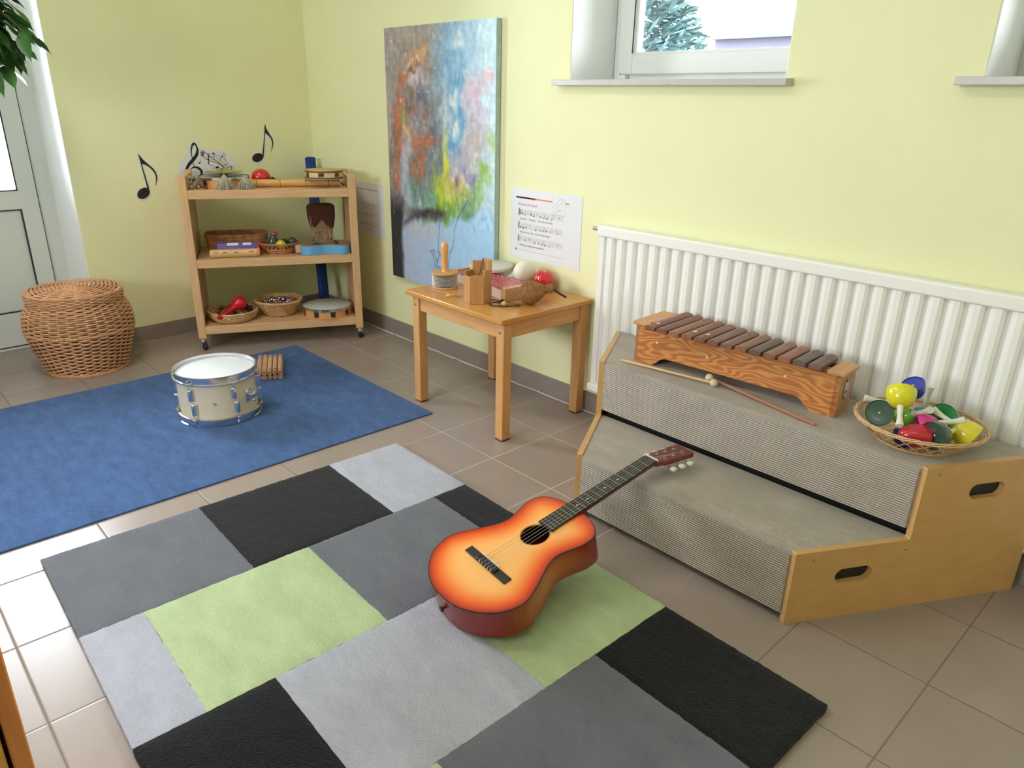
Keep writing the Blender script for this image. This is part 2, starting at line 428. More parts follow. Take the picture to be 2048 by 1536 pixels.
# skirting tiles
def skirt(name, x0, x1, first, loc, rotz, step=0.6):
    b = MB(); x = x0; js = []
    k = first
    while k < x1:
        if k > x0: js.append(k)
        k += step
    ed = [x0] + js + [x1]
    for a, c in zip(ed, ed[1:]): b.box(a+0.001, c-0.001, -0.01, 0.0, 0.003, 0.085)
    b.cur = 1
    for j in js: b.box(j-0.0011, j+0.0011, -0.009, 0, 0.003, 0.084)
    b.box(x0, x1, -0.0095, 0, 0, 0.003)
    return struct(b.build(name, [m_skirt, m_grout], smooth=0), loc, rotz)
skirt('baseboard_right', -1.37, 4.2, -1.2, (0, 0.01, 0), 0)
skirt('baseboard_left', -1.305, 0.0, -1.5, OL, RL)
b = MB(); rn = random.Random(3)
pts = []; x = -1.0
while x < 1.25:
    pts.append((x, -0.004 - rn.random()*0.006, 0.002 + rn.random()*0.001)); x += rn.uniform(0.012, 0.05)
b.tube(pts, [rn.uniform(0.0015, 0.0038) for _ in pts], 6)
struct(b.build('trim_1', mat('white_caulk', (0.75, 0.75, 0.72), rough=0.7)))

# ---------------------------------------------------------------- rugs
def rugmat(name, rgb, pile=0.8, sc=260, var=0.14, vs=6):
    m = mat(name, rgb, rough=0.95, spec=0.1, sheen=0.15)
    nt = m.node_tree; b = nt.nodes['Principled BSDF']; L = nt.links.new
    tc = nt.nodes.new('ShaderNodeTexCoord')
    a = nt.nodes.new('ShaderNodeTexNoise'); a.inputs['Scale'].default_value = sc; a.inputs['Detail'].default_value = 3
    c = nt.nodes.new('ShaderNodeTexNoise'); c.inputs['Scale'].default_value = vs; c.inputs['Detail'].default_value = 7; c.inputs['Roughness'].default_value = 0.7
    mp = nt.nodes.new('ShaderNodeMapping'); mp.inputs['Scale'].default_value = (1, 2.2, 1); L(tc.outputs['Object'], mp.inputs[0])
    L(tc.outputs['Object'], a.inputs['Vector']); L(mp.outputs[0], c.inputs['Vector'])
    s = nt.nodes.new('ShaderNodeMath'); s.operation = 'MULTIPLY_ADD'; L(c.outputs['Fac'], s.inputs[0]); s.inputs[1].default_value = 1.3; 
    s2 = nt.nodes.new('ShaderNodeMath'); s2.operation = 'MULTIPLY'; s2.inputs[1].default_value = 0.7; L(a.outputs['Fac'], s2.inputs[0]); L(s2.outputs[0], s.inputs[2])
    mr = nt.nodes.new('ShaderNodeMapRange'); mr.inputs[1].default_value = 0.7; mr.inputs[2].default_value = 1.3; L(s.outputs[0], mr.inputs[0])
    mx = nt.nodes.new('ShaderNodeMix'); mx.data_type = 'RGBA'; L(mr.outputs[0], mx.inputs[0])
    cl = rgb
    mx.inputs[6].default_value = (*[x*(1-var) for x in cl], 1); mx.inputs[7].default_value = (*[x*(1+var) for x in cl], 1)
    L(mx.outputs[2], b.inputs['Base Color'])
    bp = nt.nodes.new('ShaderNodeBump'); bp.inputs['Strength'].default_value = pile; bp.inputs['Distance'].default_value = 0.006
    L(s.outputs[0], bp.inputs['Height']); L(bp.outputs[0], b.inputs['Normal'])
    return m
m_blue = rugmat('blue_carpet', (0.045, 0.105, 0.26), pile=0.4, sc=400, var=0.35, vs=9)
r = MB().box(-0.743, 0.435, -3.1, -0.518, 0.0, 0.006)
tag(r.build('rug', m_blue, smooth=0, bevel=0.002), 'plain blue flat rug under the snare drum, in front of the wooden trolley', 'rug')
R_DG = rugmat('rug_dark_grey', (0.150, 0.156, 0.182)); R_LG = rugmat('rug_light_grey', (0.44, 0.45, 0.52))
R_BK = rugmat('rug_black', (0.008, 0.008, 0.010)); R_GR = rugmat('rug_green', (0.46, 0.56, 0.31))
cols_ = [(0, .415, [(0, .283, 1), (.283, .735, 2), (.735, 1.166, 0)]), (.415, .835, [(0, .13, 2), (.13, .575, 0), (.575, 1.02, 3), (1.02, 1.166, 1)]),
         (.835, 1.25, [(0, .43, 3), (.43, .87, 1), (.87, 1.166, 2)]), (1.25, 1.685, [(0, .272, 2), (.272, .73, 0), (.73, 1.166, 3)])]
RT = thing('rug', 'thick pile rug of grey, black and lime green rectangles under the guitar', 'rug', (0.595, -0.81, 0), math.radians(-1.4))
rr_ = random.Random(2)
def pile_patch(x0, x1, v0, v1):
    """a cushion of cut pile: dense grid, slightly rough surface and edges, soft rounded rim"""
    b = MB(); st = 0.0125
    nx = max(4, int((x1-x0)/st)); ny = max(4, int((v1-v0)/st))
    vs = []; fs = []
    for j in range(ny+1):
        for i in range(nx+1):
            x = x0+(x1-x0)*i/nx; y = -(v0+(v1-v0)*j/ny)
            e = min(i, nx-i, j, ny-j)
            z = 0.0185 + rr_.uniform(-1, 1)*0.0007 - (0.0022 if e == 0 else 0)
            if e == 0: x += rr_.uniform(-1, 1)*0.0011; y += rr_.uniform(-1, 1)*0.0011
            vs.append((x, y, z))
    for j in range(ny):
        for i in range(nx):
            a = j*(nx+1)+i; fs.append((a, a+nx+1, a+nx+2, a+1))
    rim = [i for i in range(nx+1)] + [(j+1)*(nx+1)-1 for j in range(1, ny+1)] + [ny*(nx+1)+i for i in range(nx-1, -1, -1)] + [j*(nx+1) for j in range(ny-1, 0, -1)]
    n0 = len(vs)
    for q in rim: vs.append((vs[q][0], vs[q][1], 0.002))
    for k in range(len(rim)):
        k2 = (k+1) % len(rim); fs.append((rim[k], rim[k2], n0+k2, n0+k))
    return b.add(vs, fs)
for u0, u1, rows in cols_:
    for v0, v1, ci in rows:
        pile_patch(u0, u1, v0, v1).build('rug_patch', [R_DG, R_LG, R_BK, R_GR][ci], RT, smooth=60)['label'] = ['dark grey', 'light grey', 'black', 'lime green'][ci] + ' pile patch'
MB().box(0.002, 1.683, -1.164, -0.002, 0, 0.004).build('rug_backing', mat('rug_backing', (0.10, 0.085, 0.08), rough=1), RT, smooth=0)

# ---------------------------------------------------------------- radiator
RD = thing('radiator', 'long cream ribbed panel radiator on the wall below the windows', 'radiator', (0.86, 0.0, 0.115))
prof = []; x = 0.035; pitch = 0.0498
prof.append((0.0, -0.010)); prof.append((0.012, -0.034))
while x < 1.98:
    prof += [(x, -0.033), (x+0.003, -0.022), (x+0.0065, -0.020), (x+0.010, -0.027), (x+0.019, -0.033), (x+0.027, -0.038), (x+0.042, -0.038), (x+0.0475, -0.034)]
    x += pitch
prof += [(2.035, -0.034), (2.04, -0.01)]
b = MB(); n = len(prof)
vs = [(p[0], p[1], 0.03) for p in prof] + [(p[0], p[1], 0.640) for p in prof]
b.add(vs, [(i, i+1, n+i+1, n+i) for i in range(n-1)])
b.box(0, 2.04, -0.012, -0.002, 0.005, 0.67)
b.build('ribbed_panel', m_rad, RD, smooth=30)
b = MB(); b.prism([(-0.001, 0.0), (-0.001, -0.034), (0.008, -0.043), (2.04, -0.043), (2.04, 0.0)], 0.637, 0.678)
b.build('top_rail', m_rad, RD, bevel=0.009, seg=4)
b = MB(); b.box(-0.002, 2.04, -0.043, 0, 0, 0.036); b.build('bottom_rail', m_rad, RD, bevel=0.008, seg=3)
b = MB(); b.cyl((-0.022, -0.03, 0.662), (0.002, -0.03, 0.662), 0.007); b.cyl((-0.026, -0.03, 0.662), (-0.016, -0.03, 0.662), 0.0045)
b.build('bleed_valve', m_steel, RD)
b = MB()
for q in (0.25, 1.7): MB().box(q, q+0.03, -0.004, 0.009, 0.08, 0.6).build('bracket', m_steel, RD)

# ---------------------------------------------------------------- stepped podium
def carpet(name):
    m = rugmat(name, (0.53, 0.465, 0.40), pile=0.2, sc=500, var=0.16, vs=7)
    nt = m.node_tree; b = nt.nodes['Principled BSDF']; L = nt.links.new
    tc = nt.nodes.new('ShaderNodeTexCoord'); sep = nt.nodes.new('ShaderNodeSeparateXYZ'); L(tc.outputs['Object'], sep.inputs[0])
    ad = nt.nodes.new('ShaderNodeMath'); ad.operation = 'MULTIPLY_ADD'; L(sep.outputs[1], ad.inputs[0]); ad.inputs[1].default_value = 1.0; L(sep.outputs[2], ad.inputs[2])
    w_ = nt.nodes.new('ShaderNodeMath'); w_.operation = 'MULTIPLY'; w_.inputs[1].default_value = 2*PI/0.0066; L(ad.outputs[0], w_.inputs[0])
    sn = nt.nodes.new('ShaderNodeMath'); sn.operation = 'SINE'; L(w_.outputs[0], sn.inputs[0])
    bp = nt.nodes.new('ShaderNodeBump'); bp.inputs['Strength'].default_value = 0.75; bp.inputs['Distance'].default_value = 0.0018; L(sn.outputs[0], bp.inputs['Height'])
    old = b.inputs['Normal'].links[0].from_socket
    L(old, bp.inputs['Normal']); L(bp.outputs[0], b.inputs['Normal'])
    oc = b.inputs['Base Color'].links[0].from_socket
    mr = nt.nodes.new('ShaderNodeMapRange'); mr.inputs[1].default_value = -1; mr.inputs[2].default_value = -0.2; mr.inputs[3].default_value = 0.62; mr.inputs[4].default_value = 1; L(sn.outputs[0], mr.inputs[0])  # rib grooves darkened in the colour, painted shade
    mx = nt.nodes.new('ShaderNodeMix'); mx.data_type = 'RGBA'; mx.blend_type = 'MULTIPLY'; mx.inputs[0].default_value = 1
    cc = nt.nodes.new('ShaderNodeCombineXYZ'); [L(mr.outputs[0], cc.inputs[i]) for i in range(3)]
    L(oc, mx.inputs[6]); L(cc.outputs[0], mx.inputs[7]); L(mx.outputs[2], b.inputs['Base Color'])
    return m
m_carp = carpet('ribbed_beige_carpet')
PO = thing('podium', 'two step wooden podium covered in beige ribbed carpet, in front of the radiator', 'podium', (1.7, -0.35, 0))
PM = Matrix.Translation((-1.7, 0.35, 0))
xl = lambda y: 1.356 + (y+0.657)*(-0.346/0.597) + 0.02
xr = lambda y: 2.076 + (y+0.657)*(0.350/0.613) - 0.02
def stepcar(name, y0, y1, z0, z1, rad=0.014):
    # carpet wrapped round the front nosing: cross-section swept between the splayed sides
    sec = [(y0, z0), (y0, z1-rad)]
    for k in range(1, 6): a = PI/2*k/5; sec.append((y0+rad-rad*math.cos(a), z1-rad+rad*math.sin(a)))
    sec += [(y1, z1), (y1, z1-0.012), (y0+0.012, z1-0.012), (y0+0.012, z0)]
    b = MB(PM); n = len(sec)
    b.add([(xl(y), y, z) for y, z in sec] + [(xr(y), y, z) for y, z in sec], [(i, (i+1) % n, n+(i+1) % n, n+i) for i in range(n)] + [tuple(range(n)), tuple(range(2*n-1, n-1, -1))])
    return b.build(name, m_carp, PO, smooth=40)
stepcar('lower_step', -0.652, -0.352, 0.024, 0.206)
stepcar('upper_step', -0.372, -0.052, 0.234, 0.408)
b = MB(PM)
b.prism([(xl(-.62), -.62), (xr(-.62), -.62), (xr(-.06), -.06), (xl(-.06), -.06)], 0.004, 0.19)
b.prism([(xl(-.34), -.34), (xr(-.34), -.34), (xr(-.06), -.06), (xl(-.06), -.06)], 0.19, 0.394)
b.build('gap_shade_filler', m_black, PO, smooth=0)['label'] = 'black filler standing for the shade in the gaps below the steps'  # black filler put in for the shade inside the gaps
def side(name, A, Bp, sgn, holes=True):
    A = Vector((*A, 0)); Bp = Vector((*Bp, 0)); d = (Bp-A).normalized(); L_ = (Bp-A).length
    k = 0.326/0.706*L_
    outer = [(0, 0), (L_, 0), (L_, 0.41), (k, 0.41), (k, 0.209), (0, 0.209)]
    polys = [outer]
    if holes:
        for cx, cz in ((0.178, 0.126), (0.525, 0.329)):
            hh = []
            for q in range(24):
                a = 2*PI*q/24; sx = 0.030 if math.cos(a) > 0 else -0.030
                hh.append((cx+sx+0.024*math.cos(a), cz+0.022*math.sin(a)))
            polys.append(hh)
    vs, fs = shape2d(polys, 0.018)
    nrm = Vector((d.y, -d.x, 0))*sgn
    b = MB(PM)
    b.add([tuple(A + d*x + Vector((0, 0, y)) - nrm*(0.009 - z) - nrm*0.0) for x, y, z in vs], fs)
    o = b.build(name, m_ply['y'], PO, smooth=30, bevel=0.002)
    for cx, cz in ((0.052, 0.186), (0.32, 0.181), (0.365, 0.39)):
        P = A + d*cx + Vector((0, 0, cz)); MB(PM).cyl(P - nrm*0.002, P + nrm*0.0008, 0.0035, n=10).build('screw', m_steel, o)
    return o
side('side_panel', (2.076, -0.657), (2.426, -0.044), 1)
side('side_panel', (1.356, -0.657), (1.010, -0.060), -1)

# ---------------------------------------------------------------- trolley
TR = PI/2 - math.atan2(0.4259, 0.9048)
TO = Vector((-0.975, -0.915, 0))
def S(s, dep, z=0):
    return TO + Matrix.Rotation(TR, 3, 'Z') @ Vector((s, dep, z))
TD = 0.37; TL = 0.80
T = thing('trolley', 'pale wooden three shelf trolley on castors across the room corner', 'shelf', tuple(TO), TR)
for sx in (-0.015, 0.778):
    for dy in (0, TD-0.04):
        MB().box(sx, sx+0.039, dy, dy+0.04, 0.062, 0.866).build('post', m_beech['z'], T, bevel=0.003)
Z1, Z2, Z3 = 0.798, 0.464, 0.124
for z in (Z1, Z2, Z3):
    MB().box(0.024, 0.778, 0.0, TD, z-0.041, z).build('shelf_board', m_beech['x'], T, bevel=0.002)
for sx in (0.006, 0.783): MB().box(sx, sx+0.012, 0.03, TD-0.03, Z3-0.035, Z1+0.055).build('side_panel', m_beech['z'], T, bevel=0.001)
for i, sx in enumerate((0.004, 0.798)):
    for j, dy in enumerate((0.02, TD-0.02)):
        b = MB(); b.cyl((sx, dy, 0.05), (sx, dy, 0.062), 0.012); b.lathe([(0.0, 0.05), (0.017, 0.05), (0.018, 0.042), (0.012, 0.036), (0, 0.036)], 16, (sx, dy, 0))
        a = random.uniform(0, 6) if (i, j) != (0, 0) else -1.1
        c = Vector((sx+0.012*math.cos(a), dy+0.012*math.sin(a), 0.021)); ax = Vector((-math.sin(a), math.cos(a), 0))
        b.tube([c+ax*0.011+Vector((0, 0, 0.022)), c+ax*0.012], 0.003, 6); b.tube([c-ax*0.011+Vector((0, 0, 0.022)), c-ax*0.012], 0.003, 6)
        cs = b.build('castor', m_chrome, T)
        MB().lathe([(0, -0.009), (0.017, -0.009), (0.021, -0.005), (0.021, 0.005), (0.017, 0.009), (0, 0.009)], 24, c, ax).build('wheel', m_black, cs)

# ---------------------------------------------------------------- small table
TB = thing('table', 'low square wooden table of small instruments beside the radiator', 'table', (0.545, -0.25, 0))
b = MB(); b.box(-0.305, 0.29, -0.252, 0.248, 0.472, 0.492); b.build('tabletop', m_tabletop, TB, bevel=0.004, seg=3)
for sx in (-0.282, 0.238):
    for sy in (-0.232, 0.190):
        lg = MB().box(sx, sx+0.042, sy, sy+0.042, 0.004, 0.471).build('leg', m_table['z'], TB, bevel=0.003)
        MB().box(sx+0.001, sx+0.041, sy+0.001, sy+0.041, 0.0, 0.005).build('foot_pad', m_black, lg)
        s = MB(); s.cyl((sx+0.021, sy-0.002 if sy < 0 else sy, 0.435), (sx+0.021, sy+0.004, 0.435), 0.005, n=12)
        if sy < 0: s.build('bolt', m_steel, lg)
for a in ((-0.24, 0.238, -0.225, -0.207), (-0.24, 0.238, 0.207, 0.225)): MB().box(a[0], a[1], a[2], a[3], 0.41, 0.471).build('apron', m_table['x'], TB, bevel=0.002)
for a in ((-0.275, -0.257, -0.19, 0.19), (0.255, 0.273, -0.19, 0.19)): MB().box(a[0], a[1], a[2], a[3], 0.41, 0.471).build('apron', m_table['y'], TB, bevel=0.002)

# ---------------------------------------------------------------- wicker
def wick(rgb, d=0.35, nm='wicker'):
    return mat(nm, rgb, rough=0.42, spec=0.5, var=d, vscale=35, bump=0.3, bscale=300)
def weave(b, prof, rows, stakes, sr, amp=None, seg=4, n=5, c=(0, 0, 0), jit=0.0, start=0, flatz=1.0):
    """rows of canes passing in front of and behind upright stakes along a (r, z) profile"""
    P = catmull([(p[0], p[1], 0) for p in prof], 16, False)
    ln = [0]
    for a, d in zip(P, P[1:]): ln.append(ln[-1] + math.hypot(d[0]-a[0], d[1]-a[1]))
    amp = amp or sr*0.9
    for k in range(rows):
        t = ln[-1]*(k+0.5)/rows
        i = max(j for j in range(len(ln)) if ln[j] <= t); i = min(i, len(P)-2)
        f = (t-ln[i])/max(1e-9, ln[i+1]-ln[i])
        r = P[i][0]+(P[i+1][0]-P[i][0])*f; z = P[i][1]+(P[i+1][1]-P[i][1])*f
        dr, dz = P[i+1][0]-P[i][0], P[i+1][1]-P[i][1]; L_ = math.hypot(dr, dz) or 1
        nr, nz = dz/L_, -dr/L_
        N = stakes*seg; pts = []
        for q in range(N):
            a = 2*PI*q/N; o = amp*math.cos(a*stakes/2 + PI*(k % 2) + start)
            R = r + o*nr + random.uniform(-jit, jit); pts.append((c[0]+R*math.cos(a), c[1]+R*math.sin(a), c[2]+z + o*nz))
        b.tube(pts, sr, n, closed=True)
    return P
def stakes_(b, P, stakes, sr, c=(0, 0, 0)):
    for q in range(stakes):
        a = 2*PI*(q+0.5)/stakes
        b.tube([(c[0]+p[0]*math.cos(a), c[1]+p[0]*math.sin(a), c[2]+p[1]) for p in P[::6]], sr, 4)
def twist(b, r, z, rad, turns, c=(0, 0, 0), strands=2, n=180, sr=None, ell=(1, 1)):
    for s in range(strands):
        pts = []
        for q in range(n):
            a = 2*PI*q/n; p = a*turns + 2*PI*s/strands
            R = r + rad*math.cos(p)
            pts.append((c[0]+R*math.cos(a)*ell[0], c[1]+R*math.sin(a)*ell[1], c[2]+z+rad*math.sin(p)))
        b.tube(pts, sr or rad*0.8, 5, closed=True)

m_wk = wick((206, 154, 112), 0.16); m_wkd = mat('wicker_gap_shade', (96, 56, 30), rough=0.8)  # second material: dark brown for the shade behind the weave
BK = thing('wicker_basket', 'big round lidded wicker basket on the tiles beside the glazed door', 'basket', (-1.093, -1.420, 0))
prof = [(0.166, 0.012), (0.182, 0.05), (0.205, 0.13), (0.222, 0.19), (0.224, 0.24), (0.213, 0.29), (0.186, 0.338)]
b = MB(); P = weave(b, prof, 36, 36, 0.0046, amp=0.0058, jit=0.0005)
stakes_(b, P, 36, 0.0036); twist(b, 0.170, 0.006, 0.006, 26, strands=3, sr=0.005)
twist(b, 0.226, 0.200, 0.003, 40, sr=0.004)
b.build('basket_body', m_wk, BK, smooth=60)
b = MB(); b.lathe([(0, 0.008), (0.160, 0.012)] + [(p[0]-0.006, p[1]) for p in P[::4]], 48); b.build('dark_basket_shell', m_wkd, BK)  # dark shell added to stand for shade seen through the weave
b = MB(); lid = [(0.192, 0.330), (0.198, 0.350), (0.193, 0.370)]
weave(b, lid, 7, 40, 0.0042, amp=0.004)
top = [(0.190, 0.376), (0.15, 0.384), (0.10, 0.391), (0.012, 0.395)]
weave(b, top, 21, 18, 0.0044, amp=0.0040, seg=8)
for q in range(18):
    a = 2*PI*(q+0.5)/18; b.tube([(r_*math.cos(a), r_*math.sin(a), z_) for r_, z_ in top], 0.0034, 4)
twist(b, 0.194, 0.372, 0.005, 30, strands=3, sr=0.0045)
b.sph((0, 0, 0.394), (0.016, 0.006))
b.build('basket_lid', m_wk, BK, smooth=60)
b = MB(); b.lathe([(0.186, 0.330), (0.186, 0.368), (0.10, 0.384), (0, 0.388)], 48); b.build('dark_lid_shell', m_wkd, BK)  # same added dark shell, closing the gaps of the lid

# ---------------------------------------------------------------- drum
m_shell = mat('cream_drum_shell', (222, 208, 182), rough=0.25, coat=0.3)
m_head = mat('drum_head', (0.80, 0.84, 0.88), rough=0.35)
DR = thing('drum', 'cream snare drum with chrome hoops standing on the blue rug', 'drum', (-0.135, -1.176, 0.006), 0.0)
MB().lathe([(0.148, 0.02), (0.150, 0.02), (0.150, 0.182), (0.148, 0.182), (0.148, 0.02)], 72).build('drum_shell', m_shell, DR)
MB().lathe([(0, 0.192), (0.146, 0.192), (0.152, 0.188), (0.154, 0.178), (0.151, 0.178)], 72).build('drum_head', m_head, DR)
def hoop(z0, z1, up):
    b = MB(); e = 1 if up else -1
    zs = (z1, z0) if up else (z0, z1)
    b.lathe([(0.1535, zs[1]), (0.156, zs[1]), (0.163, zs[1]+e*0.002), (0.163, zs[1]+e*0.006), (0.1565, zs[1]+e*0.008), (0.1565, zs[0]-e*0.004), (0.160, zs[0]-e*0.002), (0.160, zs[0]), (0.154, zs[0]), (0.1535, zs[1])], 72)
    return b.build('hoop', m_chrome, DR)
hoop(0.172, 0.205, True); hoop(0.001, 0.034, False)
for k in range(6):
    for up in (1, 0):
        a0_ = math.radians(-60 if up else -57); a = a0_ + k*PI/3
        c, s_ = math.cos(a), math.sin(a); zc = 0.132 if up else 0.072
        M_ = Matrix.Rotation(a, 4, 'Z')
        b = MB(M_); b.prism([(0.149, -0.012), (0.149, 0.012), (0.162, 0.009), (0.169, 0.0), (0.162, -0.009)], zc-0.024, zc+0.024)
        lg = b.build('lug', m_chrome, DR, bevel=0.003)
        b = MB(M_)
        if up: b.cyl((0.1625, 0, zc+0.015), (0.1625, 0, 0.187), 0.0022, n=8); b.cyl((0.1625, 0, 0.183), (0.1625, 0, 0.194), 0.004, n=8); b.box(0.156, 0.168, -0.008, 0.008, 0.173, 0.181)
        else: b.cyl((0.1625, 0, zc-0.015), (0.1625, 0, 0.018), 0.0022, n=8); b.cyl((0.1625, 0, 0.01), (0.1625, 0, 0.022), 0.004, n=8); b.box(0.156, 0.168, -0.008, 0.008, 0.024, 0.032)
        b.build('tension_rod', m_chrome, lg, bevel=0.001)
a = math.radians(-27); b = MB(Matrix.Rotation(a, 4, 'Z'))
b.lathe([(0.0035, 0), (0.006, 0.001), (0.006, 0.003), (0.0035, 0.003)], 16, (0.149, 0, 0.095), (1, 0, 0)); 
b.build('air_vent', m_chrome, DR)
b = MB(Matrix.Rotation(math.radians(26), 4, 'Z'))
b.prism([(0.149, -0.016), (0.149, 0.016), (0.155, 0.016), (0.155, -0.016)], 0.075, 0.13)
b.cyl((0.152, 0, 0.112), (0.186, 0, 0.112), 0.014, n=16); b.cyl((0.186, 0, 0.112), (0.192, 0, 0.112), 0.010, n=16)
b.cyl((0.172, 0, 0.112), (0.172, 0.0, 0.084), 0.004, n=8); b.box(0.162, 0.182, -0.004, 0.004, 0.078, 0.088); b.cyl((0.176, -0.02, 0.112), (0.176, 0.02, 0.112), 0.004, n=8)
b.build('tom_bracket', m_chrome, DR, bevel=0.0015)

# ---------------------------------------------------------------- bamboo shaker on the rug
m_cordb = mat('binding_cord', (150, 90, 60), rough=0.8)
m_cane = wood('cane', (216, 176, 140), (190, 144, 108), 'x', rough=0.5)
SH = thing('bamboo_shaker', 'flat bamboo cane shaker lying on the blue rug behind the drum', 'shaker', (-0.46, -0.80, 0.006), math.radians(152.6))
for lay in (0, 1):
    for k in range(5):
        b = MB(); y = -0.046+k*0.023; r_ = 0.0108+random.uniform(-0.001, 0.0006); z = 0.011+lay*0.0215; e = random.uniform(-0.003, 0.003)
        b.lathe([(0.007, 0.002), (0.007, 0), (r_, 0), (r_, 0.236+e), (0.007, 0.236+e), (0.007, 0.232)], 16, (-0.118, y, z), (1, 0, 0)); b.lathe([(0, 0.003), (0.0075, 0.003)], 16, (-0.118, y, z), (1, 0, 0)); b.lathe([(0, 0.233+e), (0.0075, 0.233+e)], 16, (-0.118, y, z), (1, 0, 0))
        b.build('cane_tube', m_cane, SH)
for x in (-0.095, 0.095):
    b = MB()
    for k in range(5):
        y = -0.046+k*0.023; b.tube([(x, y+0.0118*math.cos(t_), 0.0325+0.0118*math.sin(t_)) for t_ in [PI*j/8 for j in range(9)]], 0.0009, 4)
    b.build('binding_cord', m_cordb, SH)

# ---------------------------------------------------------------- guitar
gs = 0.9065; ya, pi_ = 1.4524, 0.2226
GA = Vector((math.cos(ya)*math.cos(pi_), math.sin(ya)*math.cos(pi_), math.sin(pi_))); GB = Vector((-math.sin(ya), math.cos(ya), 0)); GN = GA.cross(GB)
GM = Matrix(((GA.x, GB.x, GN.x, 1.529), (GA.y, GB.y, GN.y, -1.1765), (GA.z, GB.z, GN.z, 0.1337), (0, 0, 0, 1)))
G = thing('guitar', 'orange sunburst acoustic guitar lying with its neck on the podium step', 'guitar', M=GM)
GSC = Matrix.Scale(gs, 4)
half = [(-.1555, 0), (-.1535, .04), (-.141, .085), (-.115, .13), (-.082, .163), (-.046, .181), (-.008, .186), (.034, .170), (.078, .146), (.122, .123), (.157, .115), (.194, .122), (.236, .134), (.275, .133), (.303, .112), (.319, .078), (.327, .038), (.329, 0)]
out = catmull(half + [(a, -b_) for a, b_ in half[-2:0:-1]], 5)
HC = (0.170, 0.0); HR = 0.0425
N_ = len(out)
def burst(t):  # paint: t 0 at the rim, 1 inside
    k = [(0, (150, 28, 8)), (0.07, (196, 48, 12)), (0.24, (236, 90, 26)), (0.50, (250, 146, 66)), (0.8, (255, 182, 104)), (1, (255, 188, 112))]
    for (a, ca), (b_, cb) in zip(k, k[1:]):
        if t <= b_:
            f = (t-a)/(b_-a); return lin(tuple(x+(y-x)*f for x, y in zip(ca, cb)))
    return lin(k[-1][1])
b = MB(GSC); vs = []; RG = 14; b.cols = []
OV = [Vector((p[0], p[1])) for p in out]
def rimd(p): 
    q = Vector(p); return min((q-o_).length for o_ in OV)
for j in range(RG+1):
    t = j/RG
    for i, p in enumerate(out):
        a = math.atan2(p[1]-HC[1], p[0]-HC[0]); hx, hy = HC[0]+HR*math.cos(a), HC[1]+HR*math.sin(a)
        q = (hx+(p[0]-hx)*t, hy+(p[1]-hy)*t)
        vs.append((*q, 0.0)); b.cols.append(burst(min(1, rimd(q)/0.095)))
fs = [(j*N_+i, (j+1)*N_+i, (j+1)*N_+(i+1) % N_, j*N_+(i+1) % N_) for j in range(RG) for i in range(N_)]
b.add(vs, fs)
b.add([(*vs[i][:2], -0.003) for i in range(N_)], []); b.cols += [lin((120, 70, 40))]*N_
b.f += [(i, (i+1) % N_, (RG+1)*N_+(i+1) % N_, (RG+1)*N_+i) for i in range(N_)]; b.mi += [0]*N_
m_top = mat('sunburst_top', (240, 140, 60), rough=0.28, coat=0.5, attr='paint', bump=0.02, bscale=60)
b.build('soundboard', m_top, G, smooth=60)
b = MB(GSC); b.cols = []; vs = []
dep = lambda a: -0.090 - 0.006*math.cos(a*3)
lev = [(1.0, 0.0), (1.0, 0.12), (1.0, 0.35), (1.0, 0.6), (1.0, 0.85), (1.0, 0.97), (0.985, 1.0)]
for s_, f in lev:
    for p in out:
        D_ = -0.093
        vs.append((HC[0]*(1-s_)+p[0]*s_, p[1]*s_, D_*f))
        w_ = max(0.0, 1-abs(p[0]-0.10)/0.17)*(1-abs(f-0.45)*1.5); w_ = max(0, w_)
        if p[0] < -0.05: w_ *= 0.2
        b.cols.append(tuple(x+(y-x)*w_ for x, y in zip(lin((138, 30, 14)), lin((206, 118, 44)))))
b.add(vs, [(j*N_+i, j*N_+(i+1) % N_, (j+1)*N_+(i+1) % N_, (j+1)*N_+i) for j in range(len(lev)-1) for i in range(N_)])
b.add([(HC[0]*0.02+p[0]*0.98*0.985, p[1]*0.96, -0.0935) for p in out] + [(0.08, 0, -0.0935)], []); b.cols += [lin((120, 34, 18))]*(N_+1)
k0 = (len(lev)-1)*N_; k1 = len(lev)*N_
for i in range(N_):
    i2 = (i+1) % N_
    b.f.append((k0+i, k0+i2, k1+i2, k1+i)); b.f.append((k1+i, k1+i2, k1+N_)); b.mi += [0, 0]
b.build('guitar_body', mat('sunburst_sides', (150, 40, 20), rough=0.25, coat=0.5, attr='paint'), G, smooth=50)
b = MB(GSC); b.tube([(p[0]*1.0, p[1]*1.0, -0.0015) for p in out], 0.0018, 6, closed=True)
b.build('binding', mat('dark_binding', (0.03, 0.012, 0.008), rough=0.3), G)
b = MB(GSC); b.lathe([(HR, -0.0015), (HR+0.001, 0.0003), (HR+0.0022, 0.0003), (HR+0.0022, -0.0005)], 64, (HC[0], 0, 0)); b.build('soundhole_ring', m_black, G)
m_neck = mat('red_brown_neck', (112, 34, 24), rough=0.3, coat=0.4, var=0.12, vscale=30)
b = MB(GSC); sec = []
A0, A1 = 0.318, 0.655
for a_, hw in ((A0, 0.030), (A1, 0.026)):
    sec.append([(a_, hw*math.cos(t_), 0.004 - (0.020 if a_ > 0.5 else 0.024)*math.sin(t_)) for t_ in [PI*j/10 for j in range(11)]])
b.add(sec[0]+sec[1], [(j, j+1, 11+j+1, 11+j) for j in range(10)] + [tuple(range(11)), tuple(range(21, 10, -1)), (0, 10, 21, 11)])
b.prism([(0.285, -0.026), (0.285, 0.026), (0.345, 0.030), (0.345, -0.030)], -0.088, 0.001)
hd = 0.26; ch, sh = math.cos(hd), math.sin(hd)
